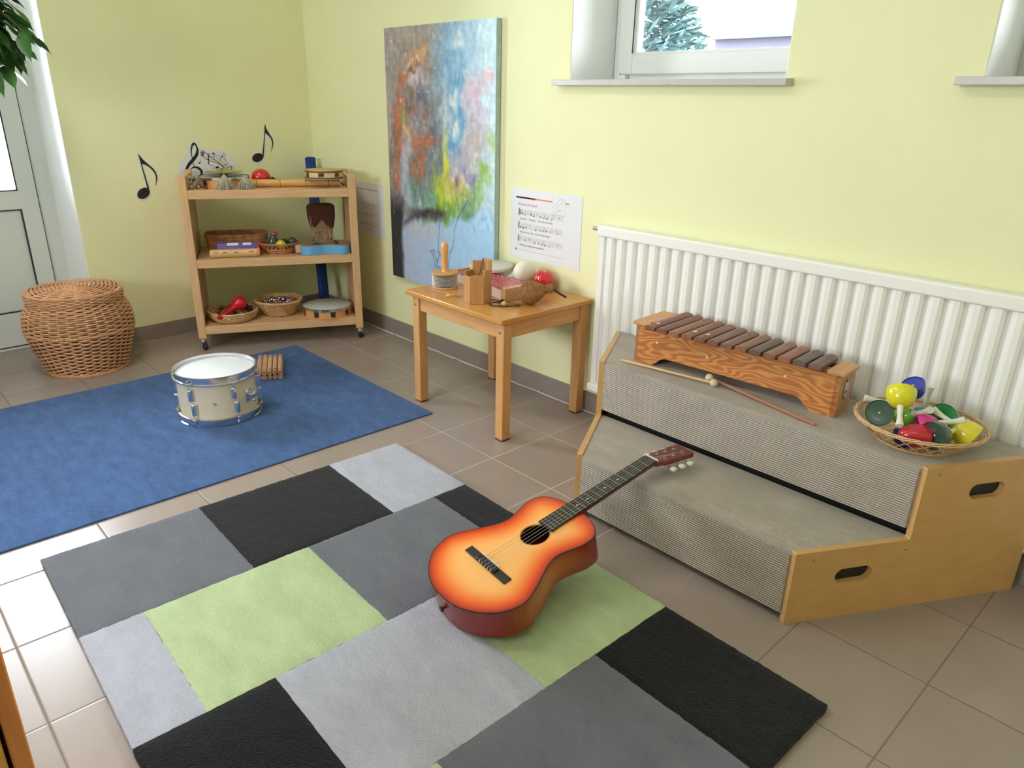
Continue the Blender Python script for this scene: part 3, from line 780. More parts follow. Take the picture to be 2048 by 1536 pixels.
HM = Matrix(((ch, 0, sh, 0.650), (0, 1, 0, 0), (-sh, 0, ch, 0.0035), (0, 0, 0, 1)))
nk = b.build('neck', m_neck, G, smooth=50)
b = MB(GSC @ HM); b.prism([(-0.004, -0.026), (-0.004, 0.026), (0.018, 0.029), (0.035, 0.036), (0.160, 0.039), (0.166, 0.032), (0.166, -0.032), (0.160, -0.039), (0.035, -0.036), (0.018, -0.029)], -0.016, 0.0)
hs = b.build('headstock', m_neck, G, smooth=30, bevel=0.0015)
m_fb = mat('fretboard', (0.022, 0.018, 0.016), rough=0.45)
b = MB(GSC); b.prism([(0.208, -0.0305), (0.208, 0.0305), (0.650, 0.0258), (0.650, -0.0258)], 0.0022, 0.0085)
fb = b.build('fretboard', m_fb, G, smooth=30, bevel=0.0006)
for k in range(1, 20):
    x = 0.650 - 0.650*(1-2**(-k/12.0)); hw = 0.0305+(x-0.208)/(0.442)*(0.0258-0.0305)
    b = MB(GSC); b.tube([(x, -hw, 0.0086), (x, hw, 0.0086)], 0.0007, 6); b.build('fret', m_steel, fb)
m_ivory = mat('ivory_plastic', (0.80, 0.78, 0.68), rough=0.35)
for k in (5, 7, 10, 12):
    x = 0.650 - 0.650*(1-2**(-(k-0.5)/12.0)); b = MB(GSC); b.cyl((x, 0, 0.0083), (x, 0, 0.0088), 0.003, n=16); b.build('position_dot', m_ivory, fb)
b = MB(GSC); b.box(0.650, 0.6545, -0.0262, 0.0262, 0.003, 0.0115); b.build('nut', m_ivory, G, bevel=0.0005)
b = MB(GSC); b.box(-0.013, 0.013, -0.096, 0.096, 0.0003, 0.0045); br = b.build('bridge', m_fb, G, bevel=0.001)
b = MB(GSC); b.box(-0.010, 0.010, -0.044, 0.044, 0.0045, 0.0100); b.build('tie_block', m_black, br, bevel=0.0015)
b = MB(GSC); b.box(0.0105, 0.0135, -0.042, 0.042, 0.0045, 0.0118); b.build('saddle', m_ivory, br, bevel=0.0005)
for i, y in enumerate((-0.033, -0.020, -0.007, 0.007, 0.020, 0.033)):
    if i == 5: continue
    yn = y*0.64
    b = MB(GSC); r_ = 0.0003 + 0.00005*i
    hp = GSC.inverted() @ GSC @ HM @ Vector(((0.045, 0.085, 0.125)[(i % 3)], 0.018 if i > 2 else -0.018, 0.004))
    b.tube([(-0.010, y, 0.0085), (-0.002, y, 0.0105), (0.012, y, 0.0122), (0.651, yn, 0.0118), tuple(hp)], r_, 5)
    b.tube([(-0.010, y, 0.0085), (-0.014, y+0.003, 0.0095), (-0.017, y-0.003, 0.008), (-0.006, y+0.004, 0.0115)], 0.0006, 5)
    b.build('string', m_steel if i > 2 else mat('nylon', (0.75, 0.74, 0.7), rough=0.3), G)
for sd in (1, -1):
    for k, x in enumerate((0.045, 0.085, 0.125)):
        b = MB(GSC @ HM); b.cyl((x, sd*0.018, -0.001), (x, sd*0.018, 0.009), 0.0032, n=12); b.cyl((x, sd*0.018, 0), (x, sd*0.018, 0.0015), 0.006, n=12)
        b.box(x-0.012, x+0.012, sd*0.030-0.004, sd*0.030+0.004, -0.0205, -0.016)
        b.cyl((x, sd*0.030, -0.022), (x, sd*0.052, -0.022), 0.0022, n=8)
        pg = b.build('tuner', m_chrome, hs)
        b = MB(GSC @ HM); b.box(x-0.0095, x+0.0095, min(sd*0.048, sd*0.066), max(sd*0.048, sd*0.066), -0.0275, -0.0165); b.build('tuning_button', m_ivory, pg, bevel=0.003, seg=3)
b = MB(GSC); b.cyl((-0.154, 0, -0.046), (-0.163, 0, -0.046), 0.005, n=12); b.cyl((-0.163, 0, -0.046), (-0.168, 0, -0.046), 0.009, n=16); b.build('strap_button', m_black, G)

# ---------------------------------------------------------------- xylophone and mallets on the upper step
m_pine = wood('figured_pine', (216, 150, 88), (182, 108, 54), 'x', rough=0.35, rings=True, coat=0.3)
m_pine2 = wood('pine_caps', (212, 158, 108), (196, 138, 88), 'y', rough=0.4)
xr_ = 0.055
X = thing('xylophone', 'wooden xylophone with thirteen dark bars on the upper podium step', 'xylophone', (1.264, -0.279, 0.408), xr_)
def yb(x): return 0.172 - 0.075*x/0.68  # depth of the box along its length
b = MB()
vs = []; 
lo = []
for i in range(41):
    x = 0.68*i/40
    u = min(x, 0.68-x); z = 0.0 if u < 0.075 else min(0.034, (u-0.075)*0.034/0.045) if u < 0.12 else 0.034
    if 0.075 <= u < 0.12: z = 0.034*math.sin((u-0.075)/0.045*PI/2)
    lo.append((x, z))
for yy0, yy1 in ((lambda x: 0.0, lambda x: 0.012), (lambda x: yb(x)-0.012, lambda x: yb(x))):
    n = len(lo); vs = [(x, yy0(x), z) for x, z in lo] + [(x, yy0(x), 0.125) for x, z in lo] + [(x, yy1(x), z) for x, z in lo] + [(x, yy1(x), 0.125) for x, z in lo]
    fs = []
    for i in range(n-1):
        fs += [(i, i+1, n+i+1, n+i), (2*n+i+1, 2*n+i, 3*n+i, 3*n+i+1), (n+i, n+i+1, 3*n+i+1, 3*n+i), (i+1, i, 2*n+i, 2*n+i+1)]
    fs += [(0, n, 3*n, 2*n), (n-1, 3*n-1, 4*n-1, 2*n-1)]
    b.add(vs, fs)
b.prism([(0.012, 0.012), (0.668, 0.012), (0.668, yb(0.668)-0.012), (0.012, yb(0.012)-0.012)], 0.040, 0.048)
b.build('resonator_box', m_pine, X, smooth=30)
b = MB(); b.box(-0.001, 0.014, 0.0, 0.172, 0.0, 0.128); b.build('end_board', m_pine2, X, bevel=0.0015)
b = MB(); b.box(0.664, 0.681, 0.0, 0.098, 0.0, 0.128); eb = b.build('end_board', m_pine2, X, bevel=0.0015)
b = MB(); b.box(-0.012, 0.075, -0.008, 0.180, 0.128, 0.140); b.build('end_cap', m_pine2, X, bevel=0.003)
b = MB(); b.box(0.640, 0.692, -0.008, 0.106, 0.126, 0.138); ec = b.build('end_cap', m_pine2, X, bevel=0.003)
b = MB(); b.cyl((0.654, 0.018, 0.1375), (0.654, 0.018, 0.1388), 0.0035, n=10); b.build('screw', m_steel, ec)
b = MB(); b.box(0.681, 0.6845, 0.034, 0.062, 0.055, 0.098); b.cyl((0.682, 0.048, 0.103), (0.687, 0.048, 0.103), 0.004, n=10); b.cyl((0.682, 0.048, 0.05), (0.687, 0.048, 0.05), 0.004, n=10); b.build('leg_socket', m_steel, eb, bevel=0.002)
b = MB(); b.cyl((0.684, 0.048, 0.07), (0.6853, 0.048, 0.07), 0.0045, n=10); b.build('socket_hole', m_black, eb)
b = MB()
for x, z in ((0.085, 0.083), (0.27, 0.080), (0.525, 0.085)): b.cyl((x, -0.002, z), (x, 0.003, z), 0.0045, n=12)
b.build('dowel_end', mat('pale_dowel', (226, 200, 160)), X)
for q in (0, 1):
    b = MB(); y0 = 0.022 if q == 0 else None
    b.prism([(0.06, (0.020 if q == 0 else yb(0.06)-0.032)), (0.655, (0.016 if q == 0 else yb(0.655)-0.026)), (0.655, (0.028 if q == 0 else yb(0.655)-0.014)), (0.06, (0.032 if q == 0 else yb(0.06)-0.020))], 0.125, 0.135)
    b.build('support_rail', m_pine2, X)
tones = [(98, 60, 46), (92, 57, 46), (112, 74, 52), (104, 68, 50), (96, 62, 48), (94, 64, 52), (96, 64, 52), (108, 70, 52), (76, 58, 50), (104, 70, 54), (112, 72, 54), (78, 62, 56), (84, 64, 56)]
for k in range(13):
    f = k/12; xc = 0.088 + 0.5265*f; w_ = 0.0375 - 0.001*f; y0, y1 = -0.062+0.030*f, 0.166-0.075*f-0.0+0.012*(1-f)
    b = MB(); sec = [(-w_/2, 0.137), (-w_/2, 0.150)] + [(-w_/2 + w_*j/6, 0.150+0.005*math.sin(PI*j/6)) for j in range(1, 6)] + [(w_/2, 0.150), (w_/2, 0.137)]
    n = len(sec); b.add([(xc+p[0], y0, p[1]) for p in sec] + [(xc+p[0], y1, p[1]) for p in sec], [tuple(range(n)), tuple(range(2*n-1, n-1, -1))] + [(i, (i+1) % n, n+(i+1) % n, n+i) for i in range(n)])
    t_ = tuple(min(255, int(v*1.38)+8) for v in tones[k]); bar = b.build('bar', wood('bar_wood_%d' % k, t_, tuple(int(v*0.82) for v in t_), 'y', rough=0.4), X, smooth=30, bevel=0.002)
    b = MB(); b.cyl((xc, y1-0.038, 0.1515), (xc, y1-0.038, 0.1556), 0.0028, n=10); 
    if k in (0,): b.cyl((xc-0.012, y0+0.035, 0.150), (xc-0.012, y0+0.035, 0.1556), 0.0028, n=10)
    b.build('bar_pin', m_black, bar)
    if k in (0, 3, 4):
        b = MB(); b.lathe([(0.002, 0.0), (0.006, 0.0), (0.006, 0.0008), (0.002, 0.0008), (0.002, 0)], 20, (xc+0.006, y0+0.042, 0.1552)); b.build('sticker', mat('white_sticker', (0.8, 0.8, 0.76)), bar)
def mallet(name, label, tip, head, hr, sr, ms, mh, group=None, sq=1.0, cat='mallet'):
    tip = Vector(tip); head = Vector(head); r = thing(name, label, cat, tuple(tip), 0, group); d = head-tip
    MB().tube([(0, 0, 0), tuple(d*0.04), tuple(d*0.5), tuple(d*0.97)], [sr*0.8, sr, sr*0.95, sr*0.85], 10).build('stick', ms, r)
    MB().sph(tuple(d), (hr, hr*sq), 20, 12, d).build('mallet_head', mh, r)
    return r
m_pale = mat('pale_stick', (222, 186, 130), rough=0.4); m_redst = mat('reddish_stick', (170, 116, 88), rough=0.4)
m_ball = mat('cream_ball', (214, 204, 166), rough=0.5)
mallet('mallet', 'pale stick mallet with cream ball head in front of the xylophone, pointing right', (1.244, -0.323, 0.413), (1.583, -0.289, 0.4205), 0.0125, 0.0042, m_pale, m_ball)
mallet('mallet', 'reddish brown stick mallet on the upper step, its cream head against the pale one', (1.935, -0.336, 0.413), (1.550, -0.2615, 0.4215), 0.0135, 0.0050, m_redst, m_ball, sq=1.05)

# ---------------------------------------------------------------- hand bells in an oval basket
m_rat = mat('rattan_strip', (214, 178, 130), rough=0.5, var=0.12, vscale=30)
BB = thing('lattice_basket', 'open lattice cane basket full of coloured hand bells at the right end of the podium', 'basket', (2.15, -0.212, 0.4085))
b = MB()
def bas(f, a):   # f 0 base .. 1 rim
    r = 0.100 + 0.055*f**0.8
    return Vector((r*math.cos(a), r*math.sin(a), 0.004 + 0.049*f))
for fam in (1, -1):
    for k in range(22):
        a0_ = 2*PI*k/22
        b.tube([bas(j/6, a0_ + fam*0.42*j/6) + Vector((0, 0, 0)) + bas(j/6, a0_+fam*0.42*j/6).normalized()*(0.001*fam) for j in range(7)], 0.0042, 6, flat=(1.0, 0.28))
b.build('lattice', m_rat, BB, smooth=60)
b = MB(); twist(b, 0.155, 0.055, 0.0035, 7, strands=4, sr=0.0022, n=220); b.build('rim', m_rat, BB, smooth=60)
b = MB(); b.lathe([(0, 0.0), (0.102, 0.0), (0.102, 0.004), (0, 0.003)], 48)
for rr2 in (0.02, 0.04, 0.06, 0.08, 0.098): b.lathe([(rr2, 0.003), (rr2+0.004, 0.006), (rr2+0.008, 0.003)], 48)
b.build('basket_base', m_rat, BB)
BELL = {}
def bell(label, c, ax, colr, handle=(0.80, 0.78, 0.68), size=1.0, cup=0.036, length=0.046, mouthcol=None, grip=True):
    c = Vector(c); ax = Vector(ax).normalized(); q = ax.to_track_quat('Z', 'Y').to_matrix().to_4x4()
    r = thing('hand_bell', label, 'bell', M=Matrix.Translation(c) @ q, group='coloured hand bells')
    key = tuple(colr)
    if key not in BELL: BELL[key] = mat('bell_%d' % len(BELL), colr, rough=0.22, coat=0.4)
    hk = tuple(handle)
    if hk not in BELL: BELL[hk] = mat('bell_handle_%d' % len(BELL), handle, rough=0.35)
    z0 = -length/2
    MB().lathe([(cup*0.93, z0+0.004), (cup, z0), (cup*1.01, z0+0.002), (cup*0.97, z0+length*0.35), (cup*0.82, z0+length*0.68), (cup*0.55, z0+length*0.92), (cup*0.3, z0+length), (0, z0+length)], 32).build('bell_cup', BELL[key], r)
    MB().lathe([(0, z0+0.006), (cup*0.5, z0+0.0045), (cup*0.93, z0+0.004)], 32).build('bell_mouth', BELL[key], r)
    cl = MB(); cl.sph((0, 0, z0+0.008), 0.0045, 12, 8); cl.build('clapper', m_steel, r)
    if grip:
        hd_ = MB(); h0 = z0+length-0.002; hd_.lathe([(0, h0), (0.0085, h0), (0.0075, h0+0.008), (0.0062, h0+0.03), (0.0078, h0+0.048), (0.0095, h0+0.054), (0.009, h0+0.060), (0.004, h0+0.0605), (0.0035, h0+0.0575), (0, h0+0.057)], 20)
        hd_.build('handle', BELL[hk], r)
    return r
GRN = (0.035, 0.085, 0.055)
bell('yellow hand bell on top of the pile, its handle pointing down to the front', (2.117, -0.290, 0.535), (0.36, -0.74, -0.62), (0.76, 0.70, 0.02), cup=0.037)
bell('blue hand bell behind the yellow one on top of the pile', (2.126, -0.225, 0.545), (0.2, 0.5, -0.85), (0.02, 0.04, 0.42), cup=0.028, grip=False)
bell('dark green hand bell with open mouth towards the left front, near the basket rim', (2.078, -0.300, 0.482), (-0.25, 0.80, -0.50), GRN, handle=(0.015, 0.015, 0.015), cup=0.034)
bell('red hand bell under the yellow one, its white handle sticking out to the left', (2.088, -0.215, 0.487), (-0.80, -0.45, 0.12), (0.42, 0.03, 0.03), cup=0.03)
bell('light blue hand bell with its white handle standing straight up', (2.143, -0.168, 0.464), (0.02, 0.05, 1), (0.06, 0.25, 0.55), cup=0.034)
bell('lime green hand bell in the middle, handle end towards the viewer', (2.128, -0.243, 0.478), (0.72, -0.4, 0.55), (0.22, 0.55, 0.06), cup=0.026)
bell('bright green hand bell lying at the back right of the pile', (2.200, -0.178, 0.474), (0.2, 0.95, -0.35), (0.01, 0.24, 0.07), cup=0.038, grip=False)
bell('pink hand bell in the middle of the pile', (2.185, -0.262, 0.478), (0.72, 0.42, 0.25), (0.70, 0.04, 0.26), cup=0.030)
bell('red hand bell lying across the front of the basket', (2.170, -0.312, 0.458), (-0.68, -0.62, -0.0), (0.55, 0.02, 0.04), cup=0.031, length=0.066, grip=False)
bell('dark green hand bell with open mouth at the front right, white handle to the right', (2.222, -0.290, 0.472), (0.35, 0.90, 0.05), GRN, cup=0.036)
bell('yellow hand bell at the right end of the basket', (2.252, -0.215, 0.470), (-0.85, -0.15, 0.45), (0.72, 0.64, 0.03), cup=0.036, length=0.056)
bell('dark blue hand bell low in the basket under the pink one', (2.140, -0.290, 0.442), (-0.5, 0.5, 0.1), (0.015, 0.025, 0.14), cup=0.028, grip=False)

# ---------------------------------------------------------------- instruments on the table (top at z 0.492)
TZ = 0.492
C_ = thing('cabasa', 'wooden handled cabasa wrapped in steel bead chain, standing at the table\'s left corner', 'cabasa', (0.312, -0.347, TZ))
MB().lathe([(0, 0), (0.052, 0), (0.055, 0.003), (0.055, 0.007), (0.048, 0.008), (0.048, 0.058), (0, 0.058)], 48).build('cabasa_drum', m_beech['x'], C_)
MB().lathe([(0, 0.057), (0.054, 0.057), (0.057, 0.060), (0.057, 0.065), (0.055, 0.067), (0, 0.067)], 48).build('top_disc', mat('cabasa_disc', (196, 152, 98), rough=0.4), C_)
MB().lathe([(0, 0.066), (0.014, 0.066), (0.0125, 0.072), (0.0115, 0.085), (0.0125, 0.11), (0.0150, 0.15), (0.0158, 0.17), (0.0145, 0.182), (0.009, 0.189), (0, 0.190)], 28).build('handle', mat('cabasa_handle', (226, 166, 98), rough=0.35, coat=0.3), C_)
b = MB()
for j in range(8):
    z = 0.0125 + j*0.0056
    for k in range(38):
        a = 2*PI*(k + 0.5*(j % 2))/38; b.sph((0.0515*math.cos(a), 0.0515*math.sin(a), z), 0.0025, 6, 4)
b.build('bead_chain', mat('bead_steel', (0.86, 0.84, 0.80), rough=0.3, metal=0.15), C_, smooth=80)
b = MB(); b.lathe([(0.0495, 0.008), (0.0495, 0.056)], 48); b.build('dark_band', mat('dark_band', (0.03, 0.028, 0.026), rough=0.5), C_)

m_blk = wood('block_wood', (196, 146, 94), (180, 128, 76), 'z', rough=0.4)
Hx = thing('wood_block', 'stepped six sided wooden block drum with a small stick inside, at the table front', 'wood block', (0.578, -0.395, TZ), math.radians(17))
hts = [0.105, 0.112, 0.132, 0.165, 0.155, 0.120]
R_ = 0.054
for k in range(6):
    a0_, a1_ = math.radians(-150+60*k), math.radians(-90+60*k)
    o_ = [(R_*math.cos(a), R_*math.sin(a)) for a in (a0_, a1_)]; i_ = [((R_-0.011)*math.cos(a), (R_-0.011)*math.sin(a)) for a in (a1_, a0_)]
    MB(Matrix.Translation((0.0009*math.cos((a0_+a1_)/2), 0.0009*math.sin((a0_+a1_)/2), 0))).prism(o_+i_, 0, hts[k]).build('stave', m_blk, Hx, bevel=0.0015)
MB().prism([(0.042*math.cos(2*PI*k/6+PI/6), 0.042*math.sin(2*PI*k/6+PI/6)) for k in range(6)], 0.0, 0.012).build('bottom', m_blk, Hx)
mst = MB().tube([(0.593, -0.425, 0.508), (0.593, -0.362, 0.672)], 0.0035, 8)
o = MB(); o.tube([(0, 0, 0), (0.003, 0.05, 0.155)], 0.0032, 8)
tag(o.build('stick', mat('dark_stick', (120, 72, 42), rough=0.5)), 'thin brown stick leaning inside the stepped wooden block', 'stick', loc=(0.578, -0.420, 0.506))

m_magenta = mat('metallic_red_bar', (0.52, 0.035, 0.075), rough=0.25, metal=0.35)
m_frame = mat('cream_frame', (232, 205, 180), rough=0.4)
gl = thing('glockenspiel', 'glockenspiel with metallic red bars in a pale wooden frame, middle of the table', 'glockenspiel', (0.245, -0.150, TZ), math.radians(-2.0))
def gy(x): return -0.105 - 0.050*x/0.40     # front edge of the frame in local y
for nm, y0f, y1f in (('side_rail', lambda x: gy(x)+0.010, lambda x: gy(x)+0.022), ('side_rail', lambda x: 0.0, lambda x: 0.012)):
    MB().prism([(0.0, y0f(0)), (0.40, y0f(0.40)), (0.40, y1f(0.40)), (0.0, y1f(0))], 0, 0.040).build(nm, m_frame, gl, bevel=0.001)
for x0, x1 in ((-0.005, 0.018), (0.385, 0.412)):
    MB().prism([(x0, gy(x0)+0.002), (x1, gy(x1)+0.002), (x1, 0.016), (x0, 0.016)], 0, 0.052).build('end_board', m_beech['y'], gl, bevel=0.002)
for k in range(13):
    x0 = 0.028 + k*0.0274
    MB().box(x0, x0+0.0245, gy(x0)-0.002, 0.014, 0.044, 0.047).build('bar', m_magenta, gl, bevel=0.001)
    if k % 1 == 0:
        b = MB()
        for y in (gy(x0)+0.026, -0.014): b.cyl((x0+0.012, y, 0.046), (x0+0.012, y, 0.0495), 0.0028, n=8)
        b.build('bar_pin', m_ivory, gl)
hdm = thing('hand_drum', 'flat off white hand drum lying on the back edge of the glockenspiel', 'drum', (0.345, -0.108, TZ))
MB(Matrix.Rotation(0.03, 4, 'X')).lathe([(0.090, 0.004), (0.0945, 0.004), (0.0955, 0.013), (0.090, 0.016), (0, 0.0165)], 56).build('drum_skin', mat('off_white_skin', (214, 212, 200), rough=0.5), hdm)
MB(Matrix.Rotation(0.03, 4, 'X')).lathe([(0.088, 0.0), (0.0945, 0.0), (0.0945, 0.006), (0.088, 0.006), (0.088, 0)], 56).build('drum_frame', mat('pale_ring', (190, 184, 168), rough=0.5), hdm)
hdm.location = (0.335, -0.108, TZ+0.054)
ws = thing('maraca', 'large cream white maraca lying behind the glockenspiel', 'maraca', (0.497, -0.062, TZ+0.053))
MB().sph((0, 0, 0), (0.050, 0.053), 32, 20).build('maraca_head', mat('cream_white', (236, 232, 214), rough=0.4), ws)
MB().tube([(-0.032, -0.02, -0.016), (-0.050, -0.028, -0.024), (-0.070, -0.038, -0.033), (-0.105, -0.05, -0.040)], [0.028, 0.016, 0.0125, 0.010], 16).build('handle', mat('cream_white_handle', (236, 232, 214), rough=0.4), ws)
rd = thing('shaker', 'round glossy red ribbed shaker at the back right of the table', 'shaker', (0.603, -0.052, TZ+0.041))
b = MB(); vs = []; fs = []; NA, NM = 64, 18
for j in range(NM+1):
    t_ = PI*j/NM
    for i in range(NA):
        a = 2*PI*i/NA; r_ = 0.043*math.sin(t_)*(1+0.025*math.cos(a*10)*math.sin(t_)**0.5)
        vs.append((r_*math.cos(a), r_*math.sin(a), 0.041*math.cos(t_) - (0.004*math.exp(-(t_/0.25)**2))))
fs = [(j*NA+i, j*NA+(i+1) % NA, (j+1)*NA+(i+1) % NA, (j+1)*NA+i) for j in range(NM) for i in range(NA)]
b.add(vs, fs); b.build('shaker_body', mat('glossy_red', (0.62, 0.012, 0.025), rough=0.18, coat=0.6), rd, smooth=80)
b = MB()
for k in range(10):
    a = 2*PI*k/10; pts = []
    for j in range(5):
        t_ = 0.28+0.09*j; pts.append((0.0438*math.sin(t_)*math.cos(a), 0.0438*math.sin(t_)*math.sin(a), 0.0415*math.cos(t_)))
    b.tube(pts, [0.0006, 0.0018, 0.002, 0.0018, 0.0006], 6)
b.build('orange_mark', mat('orange_mark', (0.85, 0.16, 0.03), rough=0.3), rd)

cx = thing('caxixi', 'woven straw rattle with ball end and black handle, at the table front right', 'rattle', (0.735, -0.262, TZ+0.046))
m_straw = mat('straw', (172, 122, 76), rough=0.7, var=0.35, vscale=70)
axv = Vector((0.045, 0.060, 0.0155)); axn = axv.normalized(); q = axn.to_track_quat('Z', 'Y').to_matrix().to_4x4()
b = MB(q)
cpf = [(0.004, -0.043), (0.022, -0.038), (0.037, -0.022), (0.0435, 0.0), (0.040, 0.017), (0.031, 0.034), (0.022, 0.048), (0.0150, 0.056), (0.0135, 0.064), (0.0160, 0.073), (0.014, 0.083), (0.005, 0.088)]
Pq = weave(b, cpf, 42, 22, 0.0022, amp=0.0018, seg=4, n=4)
b.lathe([(0, -0.040)] + [(max(0.001, p[0]-0.0025), p[1]) for p in Pq[::6]] + [(0, 0.087)], 32)
b.build('woven_body', m_straw, cx, smooth=70)
hp_ = axn*0.082; MB().cyl(tuple(hp_), (0.098, 0.100, -0.016), 0.0042, n=10).build('handle', m_black, cx)
cs = thing('bead_rattle', 'dark cord loop with a wooden bead and shell clappers lying on the table', 'rattle', (0.66, -0.36, TZ))
b = MB()
b.tube(catmull([(-0.017, -0.032, 0.004), (0.012, -0.040, 0.004), (0.040, -0.012, 0.004), (0.072, 0.030, 0.004), (0.070, 0.045, 0.004), (0.035, 0.012, 0.004), (0.0, 0.0, 0.004), (-0.01, 0.030, 0.012), (-0.02, 0.035, 0.004), (-0.022, -0.01, 0.004)], 6), 0.0022, 6, closed=True)
b.build('cord', mat('dark_cord', (40, 30, 28), rough=0.7), cs)
b = MB(); b.tube(catmull([(-0.020, -0.026, 0.004), (0.010, -0.018, 0.006), (0.045, 0.015, 0.004), (0.080, 0.046, 0.004)], 6, False), 0.0016, 6); b.build('pale_cord', m_straw, cs)
MB().sph((0.036, -0.004, 0.0105), 0.0105, 16, 10).build('bead', m_beech['x'], cs)
m_wire = mat('thin_grey_rod', (150, 130, 110), rough=0.4, metal=0.3)
mallet('beater', 'thin beater with a yellow tip lying left of the stepped wooden block', (0.568, -0.305, 0.4955), (0.455, -0.442, 0.499), 0.0062, 0.0017, m_wire, mat('yellow_tip', (226, 190, 60), rough=0.4), sq=1.6, cat='beater')
b = MB(); b.tube([(0, 0, 0), (0.175, 0.0, 0)], 0.0017, 6)
tag(b.build('rod', m_wire), 'thin rod lying between the cabasa and the stepped wooden block', 'stick', loc=(0.313, -0.430, 0.4955), rotz=math.radians(6))
b = MB(); b.tube([(0, 0, 0), (0.215, 0, 0)], 0.002, 6)
tag(b.build('rod', mat('thin_pale_rod', (120, 100, 86), rough=0.4)), 'thin rod lying along the front of the glockenspiel', 'stick', loc=(0.527, -0.352, 0.495), rotz=math.radians(15))

# ---------------------------------------------------------------- on the trolley
def ST(name, label, cat, s, dep, z, rz=0, group=None):
    return thing(name, label, cat, tuple(S(s, dep, z)), TR + rz, group)
m_rim = mat('tambourine_wood', (214, 156, 96), rough=0.4)
m_jing = mat('jingle', (0.42, 0.36, 0.30), rough=0.35, metal=0.8)
def tambourine(t, R_, h, skin, rim, rows, njing, hoopmat=None, cov=0.70):
    b = MB(); n = 72; w_ = 0.006
    for lo_, hi in ((0, h*0.16), (h*0.84, h)) if rows else ((0, h),):
        b.lathe([(R_-w_, lo_), (R_, lo_), (R_, hi), (R_-w_, hi), (R_-w_, lo_)], n)
    for k in range(njing):
        for side_ in (0.5,):
            a = 2*PI*(k+0.5)/njing; half_ = PI/njing*cov; seg = 5
            vs = []
            for j in range(seg+1):
                aa = a-half_+2*half_*j/seg
                for r_ in (R_-w_, R_):
                    for z in (0, h): vs.append((r_*math.cos(aa), r_*math.sin(aa), z))
            fs = []
            for j in range(seg):
                o = j*4; fs += [(o, o+4, o+5, o+1), (o+2, o+3, o+7, o+6), (o, o+2, o+6, o+4), (o+1, o+5, o+7, o+3)]
            fs += [(0, 1, 3, 2), (seg*4, seg*4+2, seg*4+3, seg*4+1)]
            b.add(vs, fs)
    b.build('tambourine_rim', rim, t)
    for k in range(njing):
        a = 2*PI*k/njing
        for q in range(rows):
            z = h*(q+1)/(rows+1)
            b = MB()
            for dz in (-0.0022, 0.0022): b.lathe([(0.002, dz-0.0004), (0.009, dz-0.0006), (0.013, dz+ (0.0020 if dz > 0 else -0.0016)), (0.014, dz+(0.0016 if dz > 0 else -0.0016)), (0.009, dz+0.0006), (0.002, dz+0.0006)], 20, ((R_-0.005)*math.cos(a), (R_-0.005)*math.sin(a), z))
            b.cyl(((R_-0.005)*math.cos(a), (R_-0.005)*math.sin(a), z-0.006), ((R_-0.005)*math.cos(a), (R_-0.005)*math.sin(a), z+0.006), 0.001, n=6)
            b.build('jingle', m_jing, t)
    if skin: MB().lathe([(0, h+0.0005), (R_-0.001, h+0.0005), (R_+0.0012, h-0.001), (R_+0.0012, h-0.006)], n).build('skin', skin, t)
    if hoopmat: MB().lathe([(R_, h*0.80), (R_+0.004, h*0.80), (R_+0.004, h+0.001), (R_, h+0.003)], n).build('hoop', hoopmat, t)
m_whsk = mat('white_skin', (206, 206, 196), rough=0.5)
# top shelf
tb = ST('tambourine', 'large tambourine with metal rim under the cymbals on the trolley top', 'tambourine', 0.185, 0.215, Z1)
tambourine(tb, 0.122, 0.046, mat('grey_skin', (150, 156, 150), rough=0.4), m_rim, 2, 8, hoopmat=m_chrome)
m_brass = mat('bronze', (0.48, 0.42, 0.22), rough=0.32, metal=0.85)
cyp = [(0, 0.019), (0.016, 0.017), (0.026, 0.009), (0.055, 0.004), (0.089, 0.0), (0.090, 0.0012), (0.055, 0.0055), (0.026, 0.0105), (0.016, 0.0185), (0, 0.0205)]
c1 = ST('cymbal', 'lower bronze hand cymbal lying face up on the large tambourine', 'cymbal', 0.187, 0.215, Z1+0.048)
MB().lathe([(p[0], 0.0205-p[1]) for p in cyp][:5] + [(0.09, 0.0195), (0.055, 0.0155), (0.026, 0.0100), (0.016, 0.0018), (0, 0.0)], 48).build('cymbal_plate', m_brass, c1)
c2 = ST('cymbal', 'upper bronze hand cymbal with a red brown strap loop, on the trolley top', 'cymbal', 0.190, 0.215, Z1+0.069)
MB().lathe(cyp, 56).build('cymbal_plate', m_brass, c2)
b = MB(); lp = catmull([(0.0, 0.0, 0.020), (-0.012, 0.0, 0.036), (-0.035, 0.0, 0.055), (-0.062, 0.004, 0.075), (-0.078, 0.006, 0.090), (-0.090, 0.006, 0.090), (-0.092, 0.004, 0.075), (-0.080, 0.0, 0.062), (-0.060, 0.0, 0.052), (-0.040, 0.0, 0.046), (-0.018, 0.0, 0.034), (0.002, 0, 0.020)], 6, False)
b.tube(lp, 0.0028, 8, flat=(1.3, 0.6)); b.build('strap', mat('red_brown_leather', (120, 44, 34), rough=0.5), c2)
m_strand = mat('grey_strand', (176, 166, 148), rough=0.7, var=0.3, vscale=90)
